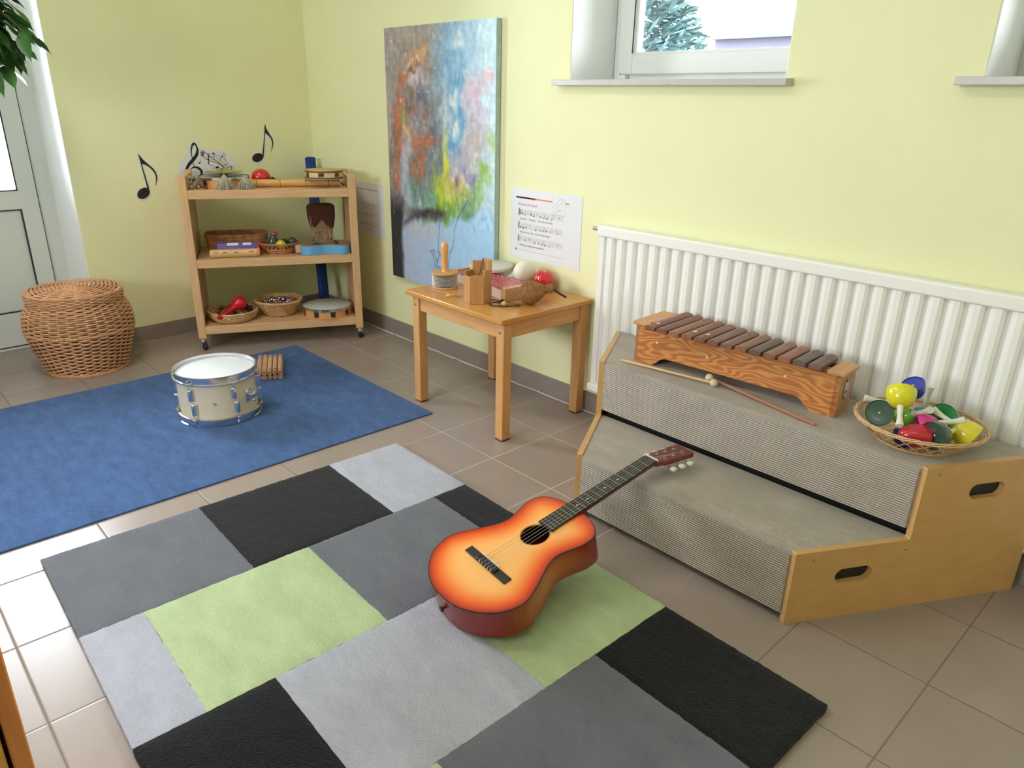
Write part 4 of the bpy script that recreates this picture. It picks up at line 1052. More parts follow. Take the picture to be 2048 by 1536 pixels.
def cone_brush(label, s, dep, h, r0, r1, rz):
    t = ST('strand_shaker', label, 'shaker', s, dep, Z1, rz)
    b = MB(); rn2 = random.Random(int(s*1000))
    for k in range(64):
        a = 2*PI*k/64+rn2.uniform(-.04, .04); rr3 = r1*rn2.uniform(0.86, 1.0)
        b.tube([(r0*math.cos(a)*0.4, r0*math.sin(a)*0.4, h), (rr3*0.45*math.cos(a), rr3*0.45*math.sin(a), h*0.72), (rr3*0.82*math.cos(a), rr3*0.82*math.sin(a), h*0.36), (rr3*math.cos(a), rr3*math.sin(a), 0.001)], 0.0016, 5)
    b.build('strands', m_strand, t)
    MB().lathe([(r1*0.80, 0.001), (r1*0.62, h*0.36), (r1*0.3, h*0.74), (0, h*0.96)], 24).build('strand_core', mat('dark_core', (104, 92, 74), rough=0.9), t)
    b = MB(); b.sph((0, 0, h), 0.006, 12, 8); b.build('knot', m_strand, t)
cone_brush('front cone shaped shaker of grey strands on the trolley top', 0.195, 0.047, 0.066, 0.008, 0.046, 0)
cone_brush('right hand cone shaped shaker of grey strands next to the red egg on the trolley', 0.290, 0.048, 0.061, 0.008, 0.045, 1)
lump = ST('pebble_rattle', 'small knobbly grey rattle in the left corner of the trolley top', 'rattle', 0.056, 0.075, Z1)
b = MB(); rn2 = random.Random(11)
for k in range(40):
    b.sph((rn2.uniform(-.020, .020), rn2.uniform(-.018, .018), 0.010+rn2.uniform(0, .046)), rn2.uniform(.007, .011), 10, 7)
b.build('shell_cluster', mat('grey_shells', (150, 140, 120), rough=0.7, var=0.3, vscale=50), lump)
b = MB(); b.tube([(0.02, 0, 0.012), (0.045, -0.01, 0.006), (0.06, -0.03, 0.005)], 0.003, 6); b.build('cord', m_black, lump)
mr_ = ST('maraca', 'red egg shaped maraca lying behind the bamboo tube on the trolley top', 'maraca', 0.364, 0.188, Z1+0.042)
MB().sph((0, 0, 0), (0.042, 0.047), 28, 18, (1, 0.0, -0.1)).build('maraca_head', mat('red_gloss', (196, 30, 30), rough=0.25, coat=0.4), mr_)
MB().tube([(0.048, 0, -0.006), (0.085, 0.0, -0.022), (0.13, 0.0, -0.032)], [0.010, 0.007, 0.009], 12).build('handle', m_black, mr_)
m_bam = wood('bamboo', (222, 176, 112), (204, 152, 84), 'x', rough=0.35, coat=0.2)
bt = ST('bamboo_tube', 'long bamboo tube lying along the trolley top shelf', 'tube', 0.305, 0.115, Z1+0.020)
prf = [(0.014, 0.001), (0.014, 0.0), (0.0195, 0.0)]
nodes_ = [0.035, 0.148, 0.272, 0.385]
for nd in nodes_: prf += [(0.0190, nd-0.012), (0.0187, nd-0.003), (0.0203, nd-0.001), (0.0203, nd+0.001), (0.0188, nd+0.003)]
prf += [(0.0195, 0.445), (0.014, 0.445), (0.014, 0.43), (0, 0.43)]
MB().lathe([(0, 0.002)]+prf, 28, (0, 0, 0), (1, 0, 0)).build('bamboo_culm', m_bam, bt)
m_nr = mat('node_ring', (150, 100, 50), rough=0.5)
for nd in nodes_: MB().lathe([(0.0202, nd-0.0014), (0.0206, nd), (0.0202, nd+0.0014)], 28, (0, 0, 0), (1, 0, 0)).build('node_ring', m_nr, bt)
b = MB(); b.tube([(0.446, 0, 0.0), (0.455, 0.002, -0.008), (0.462, 0.004, -0.016)], 0.003, 6); b.build('cord', m_black, bt)
t2 = ST('tambourine', 'small skin headed tambourine resting on the bamboo tube at the trolley top right', 'tambourine', 0.672, 0.115, Z1+0.0405)
tambourine(t2, 0.094, 0.044, mat('tan_skin', (206, 160, 108), rough=0.5), mat('pale_rim', (226, 192, 142), rough=0.4), 1, 7, cov=0.66)
b = MB()
for z in (0.003, 0.034): b.lathe([(0.0942, z), (0.0952, z), (0.0952, z+0.008), (0.0942, z+0.008)], 72)
b.build('patterned_band', mat('patterned_band', (92, 92, 70), rough=0.6, var=0.7, vscale=400), t2)
t2b = ST('shaker', 'small pale wooden egg stand behind the tambourine at the trolley top right', 'shaker', 0.735, 0.28, Z1)
bpy.data.objects.remove(t2b)

# middle shelf
def boxbasket(t, L_, W_, H_, m, flare=0.01):
    b = MB(); rows = 12; per = []
    for k in range(rows):
        f = k/(rows-1); l, w2 = L_/2+flare*f, W_/2+flare*f; pts = []; N = 112
        for q in range(N):
            a = 2*PI*q/N; e = 5
            x = l*math.copysign(abs(math.cos(a))**(2/e), math.cos(a)); y = w2*math.copysign(abs(math.sin(a))**(2/e), math.sin(a))
            o = 1+0.020*math.cos(q*PI/2+PI*k); pts.append((x*o, y*o, 0.004+f*(H_-0.006)))
        b.tube(pts, H_/rows*0.50, 5, closed=True)
    b.build('woven_wall', m, t, smooth=70)
    MB().box(-L_/2+0.004, L_/2-0.004, -W_/2+0.004, W_/2-0.004, 0, 0.005).build('basket_base', m, t)
wb = ST('tray_basket', 'long low brown woven basket at the back left of the middle shelf', 'basket', 0.213, 0.268, Z2)
boxbasket(wb, 0.285, 0.145, 0.088, wick((170, 116, 70), 0.45, 'tray_wicker'))
bx = ST('bamboo_pipe', 'thick pale bamboo pipe lying at the front left of the middle shelf', 'pipe', 0.086, 0.048, Z2+0.0215)
MB().lathe([(0, 0.01), (0.015, 0.01), (0.015, 0), (0.0205, 0), (0.0210, 0.12), (0.0205, 0.222), (0.012, 0.222), (0.012, 0.215), (0, 0.215)], 24, (0, 0, 0), (1, 0, 0)).build('pipe_tube', wood('pale_bamboo', (228, 192, 138), (206, 162, 104), 'x'), bx)
MB().lathe([(0.0212, 0.222), (0.0212, 0.236), (0.017, 0.238), (0, 0.238)], 24, (0, 0, 0), (1, 0, 0)).build('pipe_end', mat('pipe_end', (196, 150, 106)), bx)
b = MB()
for x in (0.02, 0.06, 0.115, 0.185): b.box(x, x+0.022, -0.0213, -0.0195, 0.006, 0.0085)
b.build('slit', m_dark, bx)
pk = ST('packet', 'purple and white printed packet standing behind the pale bamboo pipe', 'packet', 0.222, 0.100, Z2+0.001, 0.0)
m_pk = mat('purple_foil', (96, 60, 150), rough=0.3)
LEAN = Matrix.Rotation(-0.42, 4, 'X'); b = MB(LEAN); b.box(-0.105, 0.098, -0.008, 0.010, 0, 0.064); b.build('packet_body', m_pk, pk, bevel=0.004)
b = MB(LEAN)
for x0, x1 in ((-0.055, 0.0), (0.02, 0.062)): b.box(x0, x1, -0.0084, -0.007, 0.048, 0.061)
b.build('packet_print', mat('pale_print', (206, 216, 232), rough=0.3), pk)
rc = ST('cap', 'small red bottle shaped tip at the right end of the bamboo pipe', 'shaker', 0.316, 0.086, Z2)
MB().lathe([(0, 0), (0.013, 0), (0.014, 0.03), (0.010, 0.048), (0.006, 0.054), (0, 0.055)], 16).build('red_body', mat('red_cap', (190, 26, 44), rough=0.35), rc)
ob = ST('oval_basket', 'oval basket with lattice sides on the middle shelf, full of bells', 'basket', 0.422, 0.120, Z2)
b = MB(); E = (0.102, 0.085)
def obp(f, a): s_ = 0.66+0.34*f; return (E[0]*s_*math.cos(a), E[1]*s_*math.sin(a), 0.004+0.052*f)
for fam in (1, -1):
    for k in range(26): b.tube([obp(j/5, 2*PI*k/26+fam*0.25*j/5) for j in range(6)], 0.0034, 5, flat=(1, .4))
for f, r_ in ((0, 0.005), (0.22, 0.005), (0.42, 0.004), (1, 0.0045), (0.92, 0.0035)): b.tube([obp(f, 2*PI*q/60) for q in range(60)], r_, 6, closed=True)
b.prism([obp(0, 2*PI*q/40)[:2] for q in range(40)], 0, 0.006)
b.build('lattice_wall', wick((176, 118, 72), 0.35, 'oval_wicker'), ob, smooth=60)
def sbell(label, s, dep, z, ax, colr, cup, ln):
    r = bell(label, tuple(S(s, dep, z)), ax, colr, cup=cup, length=ln, grip=False); r['group'] = 'bells in the oval basket'
    return r
sbell('upright dark teal bell on the left of the oval basket', 0.392, 0.118, Z2+0.066, (0.12, 0.1, 1), (0.02, 0.075, 0.075), 0.026, 0.062)
sbell('red topped bell on top of the dark teal one', 0.400, 0.130, Z2+0.100, (0.1, 0.1, 1), (0.55, 0.04, 0.04), 0.018, 0.018)
sbell('yellow bell lying at the front of the oval basket', 0.432, 0.085, Z2+0.052, (0.4, 0.3, 0.8), (0.72, 0.64, 0.03), 0.027, 0.034)
sbell('dark green bell leaning to the right in the oval basket', 0.487, 0.135, Z2+0.054, (0.5, -0.2, 0.6), GRN, 0.027, 0.046)
sbell('dark bell low in the middle of the oval basket', 0.445, 0.160, Z2+0.045, (0.1, 0.5, 0.6), (0.02, 0.06, 0.06), 0.026, 0.04)
uk = ST('ukulele', 'toy guitar body with light blue sides lying on the right of the middle shelf', 'ukulele', 0.640, 0.077, Z2+0.001, 0.05)
out2 = catmull([(-0.128, 0.0), (-0.122, -0.045), (-0.085, -0.070), (-0.035, -0.060), (-0.002, -0.048), (0.045, -0.056), (0.095, -0.085), (0.138, -0.060), (0.150, 0.0), (0.138, 0.060), (0.095, 0.085), (0.045, 0.056), (-0.002, 0.048), (-0.035, 0.060), (-0.085, 0.070), (-0.122, 0.045)], 5)
out2 = [(p[0]*0.92, p[1]*0.9) for p in out2]
b = MB(); n = len(out2)
b.add([(*p, 0.0) for p in out2] + [(*p, 0.047) for p in out2], [(i, (i+1) % n, n+(i+1) % n, n+i) for i in range(n)] + [tuple(range(n-1, -1, -1))])
b.build('blue_side', mat('light_blue_paint', (104, 170, 216), rough=0.35), uk, smooth=50)
vs, fs = shape2d([out2, [(0.0+0.026*math.cos(-2*PI*q/24)-0.03, 0.026*math.sin(-2*PI*q/24)) for q in range(24)]], 0.003)
b = MB(); b.add([(x, y, z+0.048) for x, y, z in vs], fs); b.build('soundboard', mat('brown_top', (146, 116, 84), rough=0.4), uk)
b = MB(); b.box(0.06, 0.075, -0.035, 0.035, 0.0495, 0.056); b.build('bridge', m_black, uk, bevel=0.001)
b = MB(); b.box(-0.142, -0.113, -0.020, 0.020, 0.008, 0.048); b.build('neck_block', mat('pinkish_wood', (206, 168, 140), rough=0.4), uk, bevel=0.002)
# whisk leaning on the shelf back
wh = ST('whisk', 'brown topped raffia whisk standing on the middle shelf in front of the blue tube', 'whisk', 0.652, 0.265, Z2)
def trap(z): 
    k = [(0.0, 0.036), (0.05, 0.043), (0.11, 0.062), (0.16, 0.071), (0.215, 0.072), (0.228, 0.066)]
    for (a, ra), (b_, rb) in zip(k, k[1:]):
        if z <= b_: return ra+(rb-ra)*(z-a)/(b_-a)
    return k[-1][1]
b = MB(); rn2 = random.Random(5)
for k in range(420):
    u = rn2.uniform(-1, 1); v = rn2.uniform(-1, 1); zt = rn2.uniform(0.09, 0.19)
    ztip = rn2.uniform(0.0, 0.05)
    b.tube([(trap(ztip)*u + rn2.uniform(-.005, .005), 0.020*v, ztip+0.002), (trap(0.08)*u+rn2.uniform(-.004, .004), 0.022*v, 0.08), (trap(zt)*u*0.9, 0.024*v, zt)], 0.0016, 4)
b.build('raffia', mat('raffia', (204, 176, 140), rough=0.7, var=0.4, vscale=60), wh)
b = MB(); vs = []; fs = []; zs = [0.075, 0.10, 0.13, 0.16, 0.19, 0.215, 0.226, 0.230]
for j, z in enumerate(zs):
    for i in range(40):
        a = 2*PI*i/40; e = 3.5; sc_ = 1.03 if j < 6 else (0.95 if j == 6 else 0.75)
        if j == 0: sc_ = 0.9
        x = trap(z)*sc_*math.copysign(abs(math.cos(a))**(2/e), math.cos(a)); y = 0.027*sc_*math.copysign(abs(math.sin(a))**(2/e), math.sin(a))
        # ragged lower border so the raffia shows in the middle front
        zz = z + (max(0, 0.075-abs(x)*1.3)*(1-j/5) if j < 5 else 0)
        vs.append((x, y, zz))
fs = [(j*40+i, j*40+(i+1) % 40, (j+1)*40+(i+1) % 40, (j+1)*40+i) for j in range(len(zs)-1) for i in range(40)] + [tuple(range((len(zs)-1)*40, len(zs)*40))]
b.add(vs, fs); b.build('brown_cap', mat('brown_fur', (92, 54, 42), rough=0.95, var=0.3, vscale=120, bump=0.8, bscale=300), wh, smooth=70)
# blue tube leaning in the corner
p0, p1 = Vector((-1.085, -0.145, 0.0)), Vector((-1.292, -0.060, 0.905))
bl = thing('tube', 'long blue tube leaning upright in the room corner behind the trolley', 'tube', tuple(p0))
d_ = (p1-p0); b = MB()
q_ = d_.to_track_quat('Z', 'Y').to_matrix().to_4x4() @ Matrix.Rotation(math.radians(25), 4, 'Z')
b.M = q_; b.prism([(-0.026, -0.020), (0.026, -0.020), (0.026, 0.020), (-0.026, 0.020)], 0.012, d_.length)
b.build('blue_tube', mat('blue_fabric', (18, 54, 132), rough=0.7, var=0.2, vscale=60), bl, bevel=0.009, seg=4)

# bottom shelf
rb = ST('round_basket', 'low round pale basket with red maraca at the left of the bottom shelf', 'basket', 0.158, 0.118, Z3)
b = MB(); P = weave(b, [(0.085, 0.004), (0.102, 0.012), (0.116, 0.030), (0.121, 0.048)], 9, 44, 0.0038, amp=0.0024)
b.tube([(0.122*math.cos(2*PI*q/60), 0.122*math.sin(2*PI*q/60), 0.052) for q in range(60)], 0.0055, 6, closed=True)
b.lathe([(0, 0.002), (0.088, 0.002), (0.118, 0.046)], 40)
b.build('basket_bowl', wick((214, 172, 118), 0.2, 'pale_wicker'), rb, smooth=70)
rm = ST('maraca', 'red maraca lying across the low round basket, handle over its front rim', 'maraca', 0.194, 0.092, Z3+0.091)
MB().sph((0, 0, 0), (0.036, 0.038), 28, 18, (-1, -0.5, -0.4)).build('maraca_head', mat('red_plastic', (206, 22, 44), rough=0.3, coat=0.3), rm)
MB().tube([(-0.022, -0.012, -0.014), (-0.040, -0.028, -0.023), (-0.070, -0.060, -0.036), (-0.100, -0.090, -0.046), (-0.105, -0.095, -0.048)], [0.022, 0.013, 0.0105, 0.0125, 0.009], 16).build('handle', mat('red_plastic_handle', (200, 18, 40), rough=0.3), rm)
ct = [('castanet', 'dark round castanet at the right inside the low round basket', (0.225, 0.150), (70, 56, 48)), ('castanet', 'brown round castanet at the front inside the low round basket', (0.200, 0.075), (120, 84, 56)), ('castanet', 'brown castanet at the back left inside the low round basket', (0.11, 0.155), (110, 72, 48))]
for nm, lb, (s_, dp), cc_ in ct:
    t = ST(nm, lb, 'castanet', s_, dp, Z3+0.024, random.uniform(0, 3))
    t.rotation_euler = (0.5, 0.2, t.rotation_euler.z)
    for dz in (0.0, 0.017): MB().lathe([(0, 0+dz), (0.026, 0.002+dz), (0.030, 0.007+dz), (0.028, 0.014+dz), (0.012, 0.011+dz), (0, 0.010+dz)], 24).build('shell', mat('castanet_wood', cc_, rough=0.4), t)
    MB().tube([(0.03, 0, 0.008), (0.045, 0.01, 0.016), (0.03, 0.02, 0.026)], 0.0015, 5).build('string', m_black, t)
for k, (s_, dp, rz_, cc_) in enumerate(((0.160, 0.130, 0.4, (176, 130, 90)), (0.150, 0.095, -0.3, (96, 66, 46)), (0.185, 0.160, 0.9, (58, 44, 38)), (0.125, 0.115, 1.3, (150, 100, 64)))):
    t = ST('clave', ['pale', 'brown', 'dark', 'tan'][k]+' rhythm stick lying inside the low round basket', 'stick', s_, dp, Z3+0.030+0.009*k, rz_, None)
    MB().lathe([(0, -0.07), (0.006, -0.07), (0.0075, -0.066), (0.0075, 0.066), (0.006, 0.07), (0, 0.07)], 14, (0, 0, 0), (1, 0, 0.03)).build('stick_body', mat('clave_wood', cc_, rough=0.45), t)
rw = ST('round_basket', 'deeper round woven basket full of jingle bells in the middle of the bottom shelf', 'basket', 0.388, 0.178, Z3)
b = MB(); P = weave(b, [(0.076, 0.004), (0.092, 0.030), (0.108, 0.058), (0.118, 0.074)], 14, 40, 0.0032, amp=0.0028)
stakes_(b, P, 40, 0.0024); twist(b, 0.121, 0.079, 0.004, 20, strands=3, sr=0.004)
b.lathe([(0, 0.002), (0.073, 0.002), (0.114, 0.072)], 40)
b.build('basket_bowl', wick((212, 168, 116), 0.22, 'pale_wicker2'), rw, smooth=70)
rn2 = random.Random(21)
jm = [mat('silver_bell', (0.6, 0.58, 0.62), rough=0.2, metal=1), mat('lilac_bell', (0.35, 0.30, 0.5), rough=0.25, metal=0.8), mat('copper_bell', (0.55, 0.25, 0.12), rough=0.3, metal=0.8), mat('orange_bell', (0.75, 0.16, 0.05), rough=0.4)]
jb = thing('jingle_bells', 'heap of silver, lilac and copper jingle bells inside the deeper round basket', 'jingle bells', tuple(S(0.388, 0.178, Z3+0.045)), TR); jb['kind'] = 'stuff'
for mi, m_ in enumerate(jm):
    b = MB()
    for k in range((26, 22, 26, 3)[mi]):
        a = rn2.uniform(0, 2*PI); r_ = 0.088*math.sqrt(rn2.uniform(0, 1)); b.sph((r_*math.cos(a), r_*math.sin(a), rn2.uniform(0.0, 0.022)+0.020*(1-r_/0.09)), 0.0115, 12, 8)
    b.build('bells', m_, jb)
t3 = ST('tambourine', 'large tambourine with white skin and double jingles on the right of the bottom shelf', 'tambourine', 0.638, 0.118, Z3)
tambourine(t3, 0.128, 0.050, m_whsk, m_rim, 2, 9, hoopmat=m_chrome)

# ---------------------------------------------------------------- on the walls
m_ink = mat('black_print', (0.012, 0.012, 0.014), rough=0.5); m_paper = mat('laminated_paper', (0.80, 0.81, 0.84), rough=0.25); m_red = mat('red_print', (0.62, 0.08, 0.10), rough=0.4)
m_orange = mat('salmon_print', (0.72, 0.24, 0.14), rough=0.4); m_grey = mat('grey_print', (0.35, 0.35, 0.42), rough=0.5); m_bluep = mat('blue_print', (0.10, 0.14, 0.45), rough=0.5)
def place2d(b, P2, depth, y, mi=0):
    vs, fs = shape2d(P2, depth); b.cur = mi; b.add([(x, y, z) for x, z, d in vs for _ in (0,)] if depth == 0 else [(x, y-d, z) for x, z, d in vs], fs); b.cur = 0
def inflate(P2, r):
    n = len(P2); A = sum(P2[i][0]*P2[(i+1) % n][1]-P2[(i+1) % n][0]*P2[i][1] for i in range(n)); s_ = 1 if A > 0 else -1; o_ = []
    for i in range(n):
        a, c, d = Vector(P2[i-1]), Vector(P2[i]), Vector(P2[(i+1) % n]); t = (d-a).normalized(); o_.append((c.x+t.y*r*s_, c.y-t.x*r*s_))
    return o_
def note(label, flag, head, hr, stem):
    o_ = MB(); ox = head[0]; oz = head[1]
    flag = [(x-ox, z-oz) for x, z in flag]; stem = [(x-ox, z-oz) for x, z in stem]
    h = [(hr[0]*math.cos(a)*math.cos(hr[2])-hr[1]*math.sin(a)*math.sin(hr[2]), hr[0]*math.cos(a)*math.sin(hr[2])+hr[1]*math.sin(a)*math.cos(hr[2])) for a in [2*PI*k/32 for k in range(32)]]
    for P_ in (inflate(h, 0.006), inflate(stem, 0.005), inflate(flag, 0.0045)): place2d(o_, [P_], 0.0008, 0.0, 1)
    for P_ in (h, stem, flag): place2d(o_, [P_], 0.0006, -0.0009, 0)
    o = o_.build('music_note', [m_ink, m_paper], smooth=0)
    return tag(o, label, 'wall decoration', 'music note cut outs', tuple(LWm(ox, -0.0012, oz)), RL)
f1 = [(-0.9879, 0.948), (-0.9789, 0.932), (-0.9679, 0.917), (-0.9548, 0.903), (-0.9418, 0.89), (-0.9268, 0.875), (-0.9178, 0.858), (-0.9138, 0.84), (-0.9148, 0.825), (-0.9218, 0.808), (-0.9288, 0.791), (-0.9238, 0.814), (-0.9208, 0.831), (-0.9228, 0.848), (-0.9318, 0.866), (-0.9438, 0.88), (-0.9538, 0.888), (-0.9659, 0.895), (-0.9789, 0.900)]
note('black music note cut out on the left wall, lower one beside the door', f1, (-0.9929, 0.758), (0.034, 0.024, 0.55), [(-0.9879, 0.948), (-0.9789, 0.896), (-0.9620, 0.780), (-0.9700, 0.778), (-0.9835, 0.892)])
f2 = [(-0.2926, 1.083), (-0.2865, 1.059), (-0.2695, 1.029), (-0.2544, 1.005), (-0.2514, 0.981), (-0.2585, 0.958), (-0.2765, 0.934), (-0.2635, 0.958), (-0.2585, 0.982), (-0.2645, 1.006), (-0.2835, 1.027), (-0.2975, 1.036)]
note('black music note cut out on the left wall, higher one above the trolley', f2, (-0.3557, 0.907), (0.034, 0.023, 0.25), [(-0.2926, 1.083), (-0.2950, 1.04), (-0.3200, 0.905), (-0.3266, 0.915), (-0.3005, 1.036)])
def ribbon(b, pts, w_, y, mi=0, k=6):
    P_ = catmull([(p[0], p[1], 0) for p in pts], k, False); W_ = []
    n = len(P_); L1 = []; L2 = []
    for i, p in enumerate(P_):
        t = (Vector(P_[min(i+1, n-1)])-Vector(P_[max(i-1, 0)])).normalized(); f = i/(n-1)*(len(w_)-1); j = min(int(f), len(w_)-2); ww = w_[j]+(w_[j+1]-w_[j])*(f-j)
        L1.append((p[0]-t.y*ww, y, p[1]+t.x*ww)); L2.append((p[0]+t.y*ww, y, p[1]-t.x*ww))
    b.cur = mi; b.add(L1+L2, [(i, i+1, n+i+1, n+i) for i in range(n-1)]); b.cur = 0
ox, oz = -0.66, 0.90
pp = [(-0.7044, 1.004), (-0.6873, 0.996), (-0.6743, 0.972), (-0.6282, 0.961), (-0.5871, 0.952), (-0.5431, 0.945), (-0.512, 0.918), (-0.502, 0.881), (-0.495, 0.837), (-0.501, 0.789), (-0.8125, 0.789), (-0.8095, 0.837), (-0.7965, 0.882), (-0.7755, 0.912), (-0.7505, 0.930), (-0.7354, 0.961), (-0.7254, 0.991)]
sh_ = lambda P_: [(x-ox, z-oz) for x, z in P_]
b = MB(); place2d(b, [[(p[0], p[1]) for p in catmull([(x, z, 0) for x, z in sh_(pp)], 4)]], 0.0008, 0, 1)
ribbon(b, sh_([(-0.6883, 0.826), (-0.6823, 0.850), (-0.7013, 0.869), (-0.7254, 0.871), (-0.7394, 0.858)]), [0.004, 0.007, 0.006, 0.003, 0.001], -0.0008)
ribbon(b, sh_([(-0.7605, 0.800), (-0.7684, 0.840), (-0.7494, 0.880), (-0.7184, 0.910), (-0.6963, 0.935), (-0.6893, 0.962), (-0.6993, 0.988), (-0.7134, 0.981), (-0.7234, 0.951), (-0.7224, 0.918), (-0.7204, 0.892), (-0.7163, 0.868)]), [0.003, 0.006, 0.008, 0.009, 0.007, 0.004, 0.006, 0.004, 0.002, 0.002, 0.0015], -0.0008)
for L_ in ([(-0.6482, 0.94), (-0.5912, 0.929), (-0.551, 0.906), (-0.526, 0.871), (-0.515, 0.841)], [(-0.6522, 0.91), (-0.6082, 0.906), (-0.5771, 0.884), (-0.553, 0.867), (-0.538, 0.845)], [(-0.6393, 0.881), (-0.6122, 0.872), (-0.5951, 0.850)], [(-0.6482, 0.925), (-0.60, 0.918), (-0.565, 0.896), (-0.54, 0.868), (-0.527, 0.843)]):
    ribbon(b, sh_(L_), [0.0009, 0.0013], -0.0008)
for a, c, w_ in (((-0.6322, 0.935), (-0.6393, 0.884), 0.0028), ((-0.6683, 0.954), (-0.6723, 0.924), 0.0016), ((-0.6590, 0.955), (-0.663, 0.924), 0.0016), ((-0.676, 0.944), (-0.652, 0.947), 0.0016), ((-0.678, 0.932), (-0.655, 0.935), 0.0016), ((-0.5431, 0.935), (-0.5461, 0.900), 0.0012), ((-0.6018, 0.94), (-0.6048, 0.915), 0.0014), ((-0.5560, 0.922), (-0.5501, 0.942), 0.001), ((-0.6843, 0.893), (-0.6783, 0.912), 0.001), ((-0.512, 0.87), (-0.516, 0.838), 0.0018), ((-0.551, 0.873), (-0.541, 0.881), 0.0015), ((-0.5281, 0.866), (-0.508, 0.868), 0.001), ((-0.566, 0.917), (-0.577, 0.897), 0.0012)):
    ribbon(b, sh_([a, ((a[0]+c[0])/2, (a[1]+c[1])/2), c]), [w_, w_], -0.0008, k=1)
for cx_, cz_, r_ in ((-0.5582, 0.921, 0.004), (-0.6873, 0.892, 0.005), (-0.5932, 0.866, 0.0075), (-0.536, 0.863, 0.003), (-0.615, 0.862, 0.003), (-0.606, 0.938, 0.005), (-0.545, 0.877, 0.003)):
    place2d(b, [[(cx_-ox+r_*1.2*math.cos(2*PI*k/14), cz_-oz+r_*0.85*math.sin(2*PI*k/14)) for k in range(14)]], 0.0002, -0.0009)
tag(b.build('clef_poster', [m_ink, m_paper], smooth=0), 'white cut out poster with treble clef and curling staves behind the trolley', 'wall decoration', None, tuple(LWm(ox, -0.0012, oz)), RL)

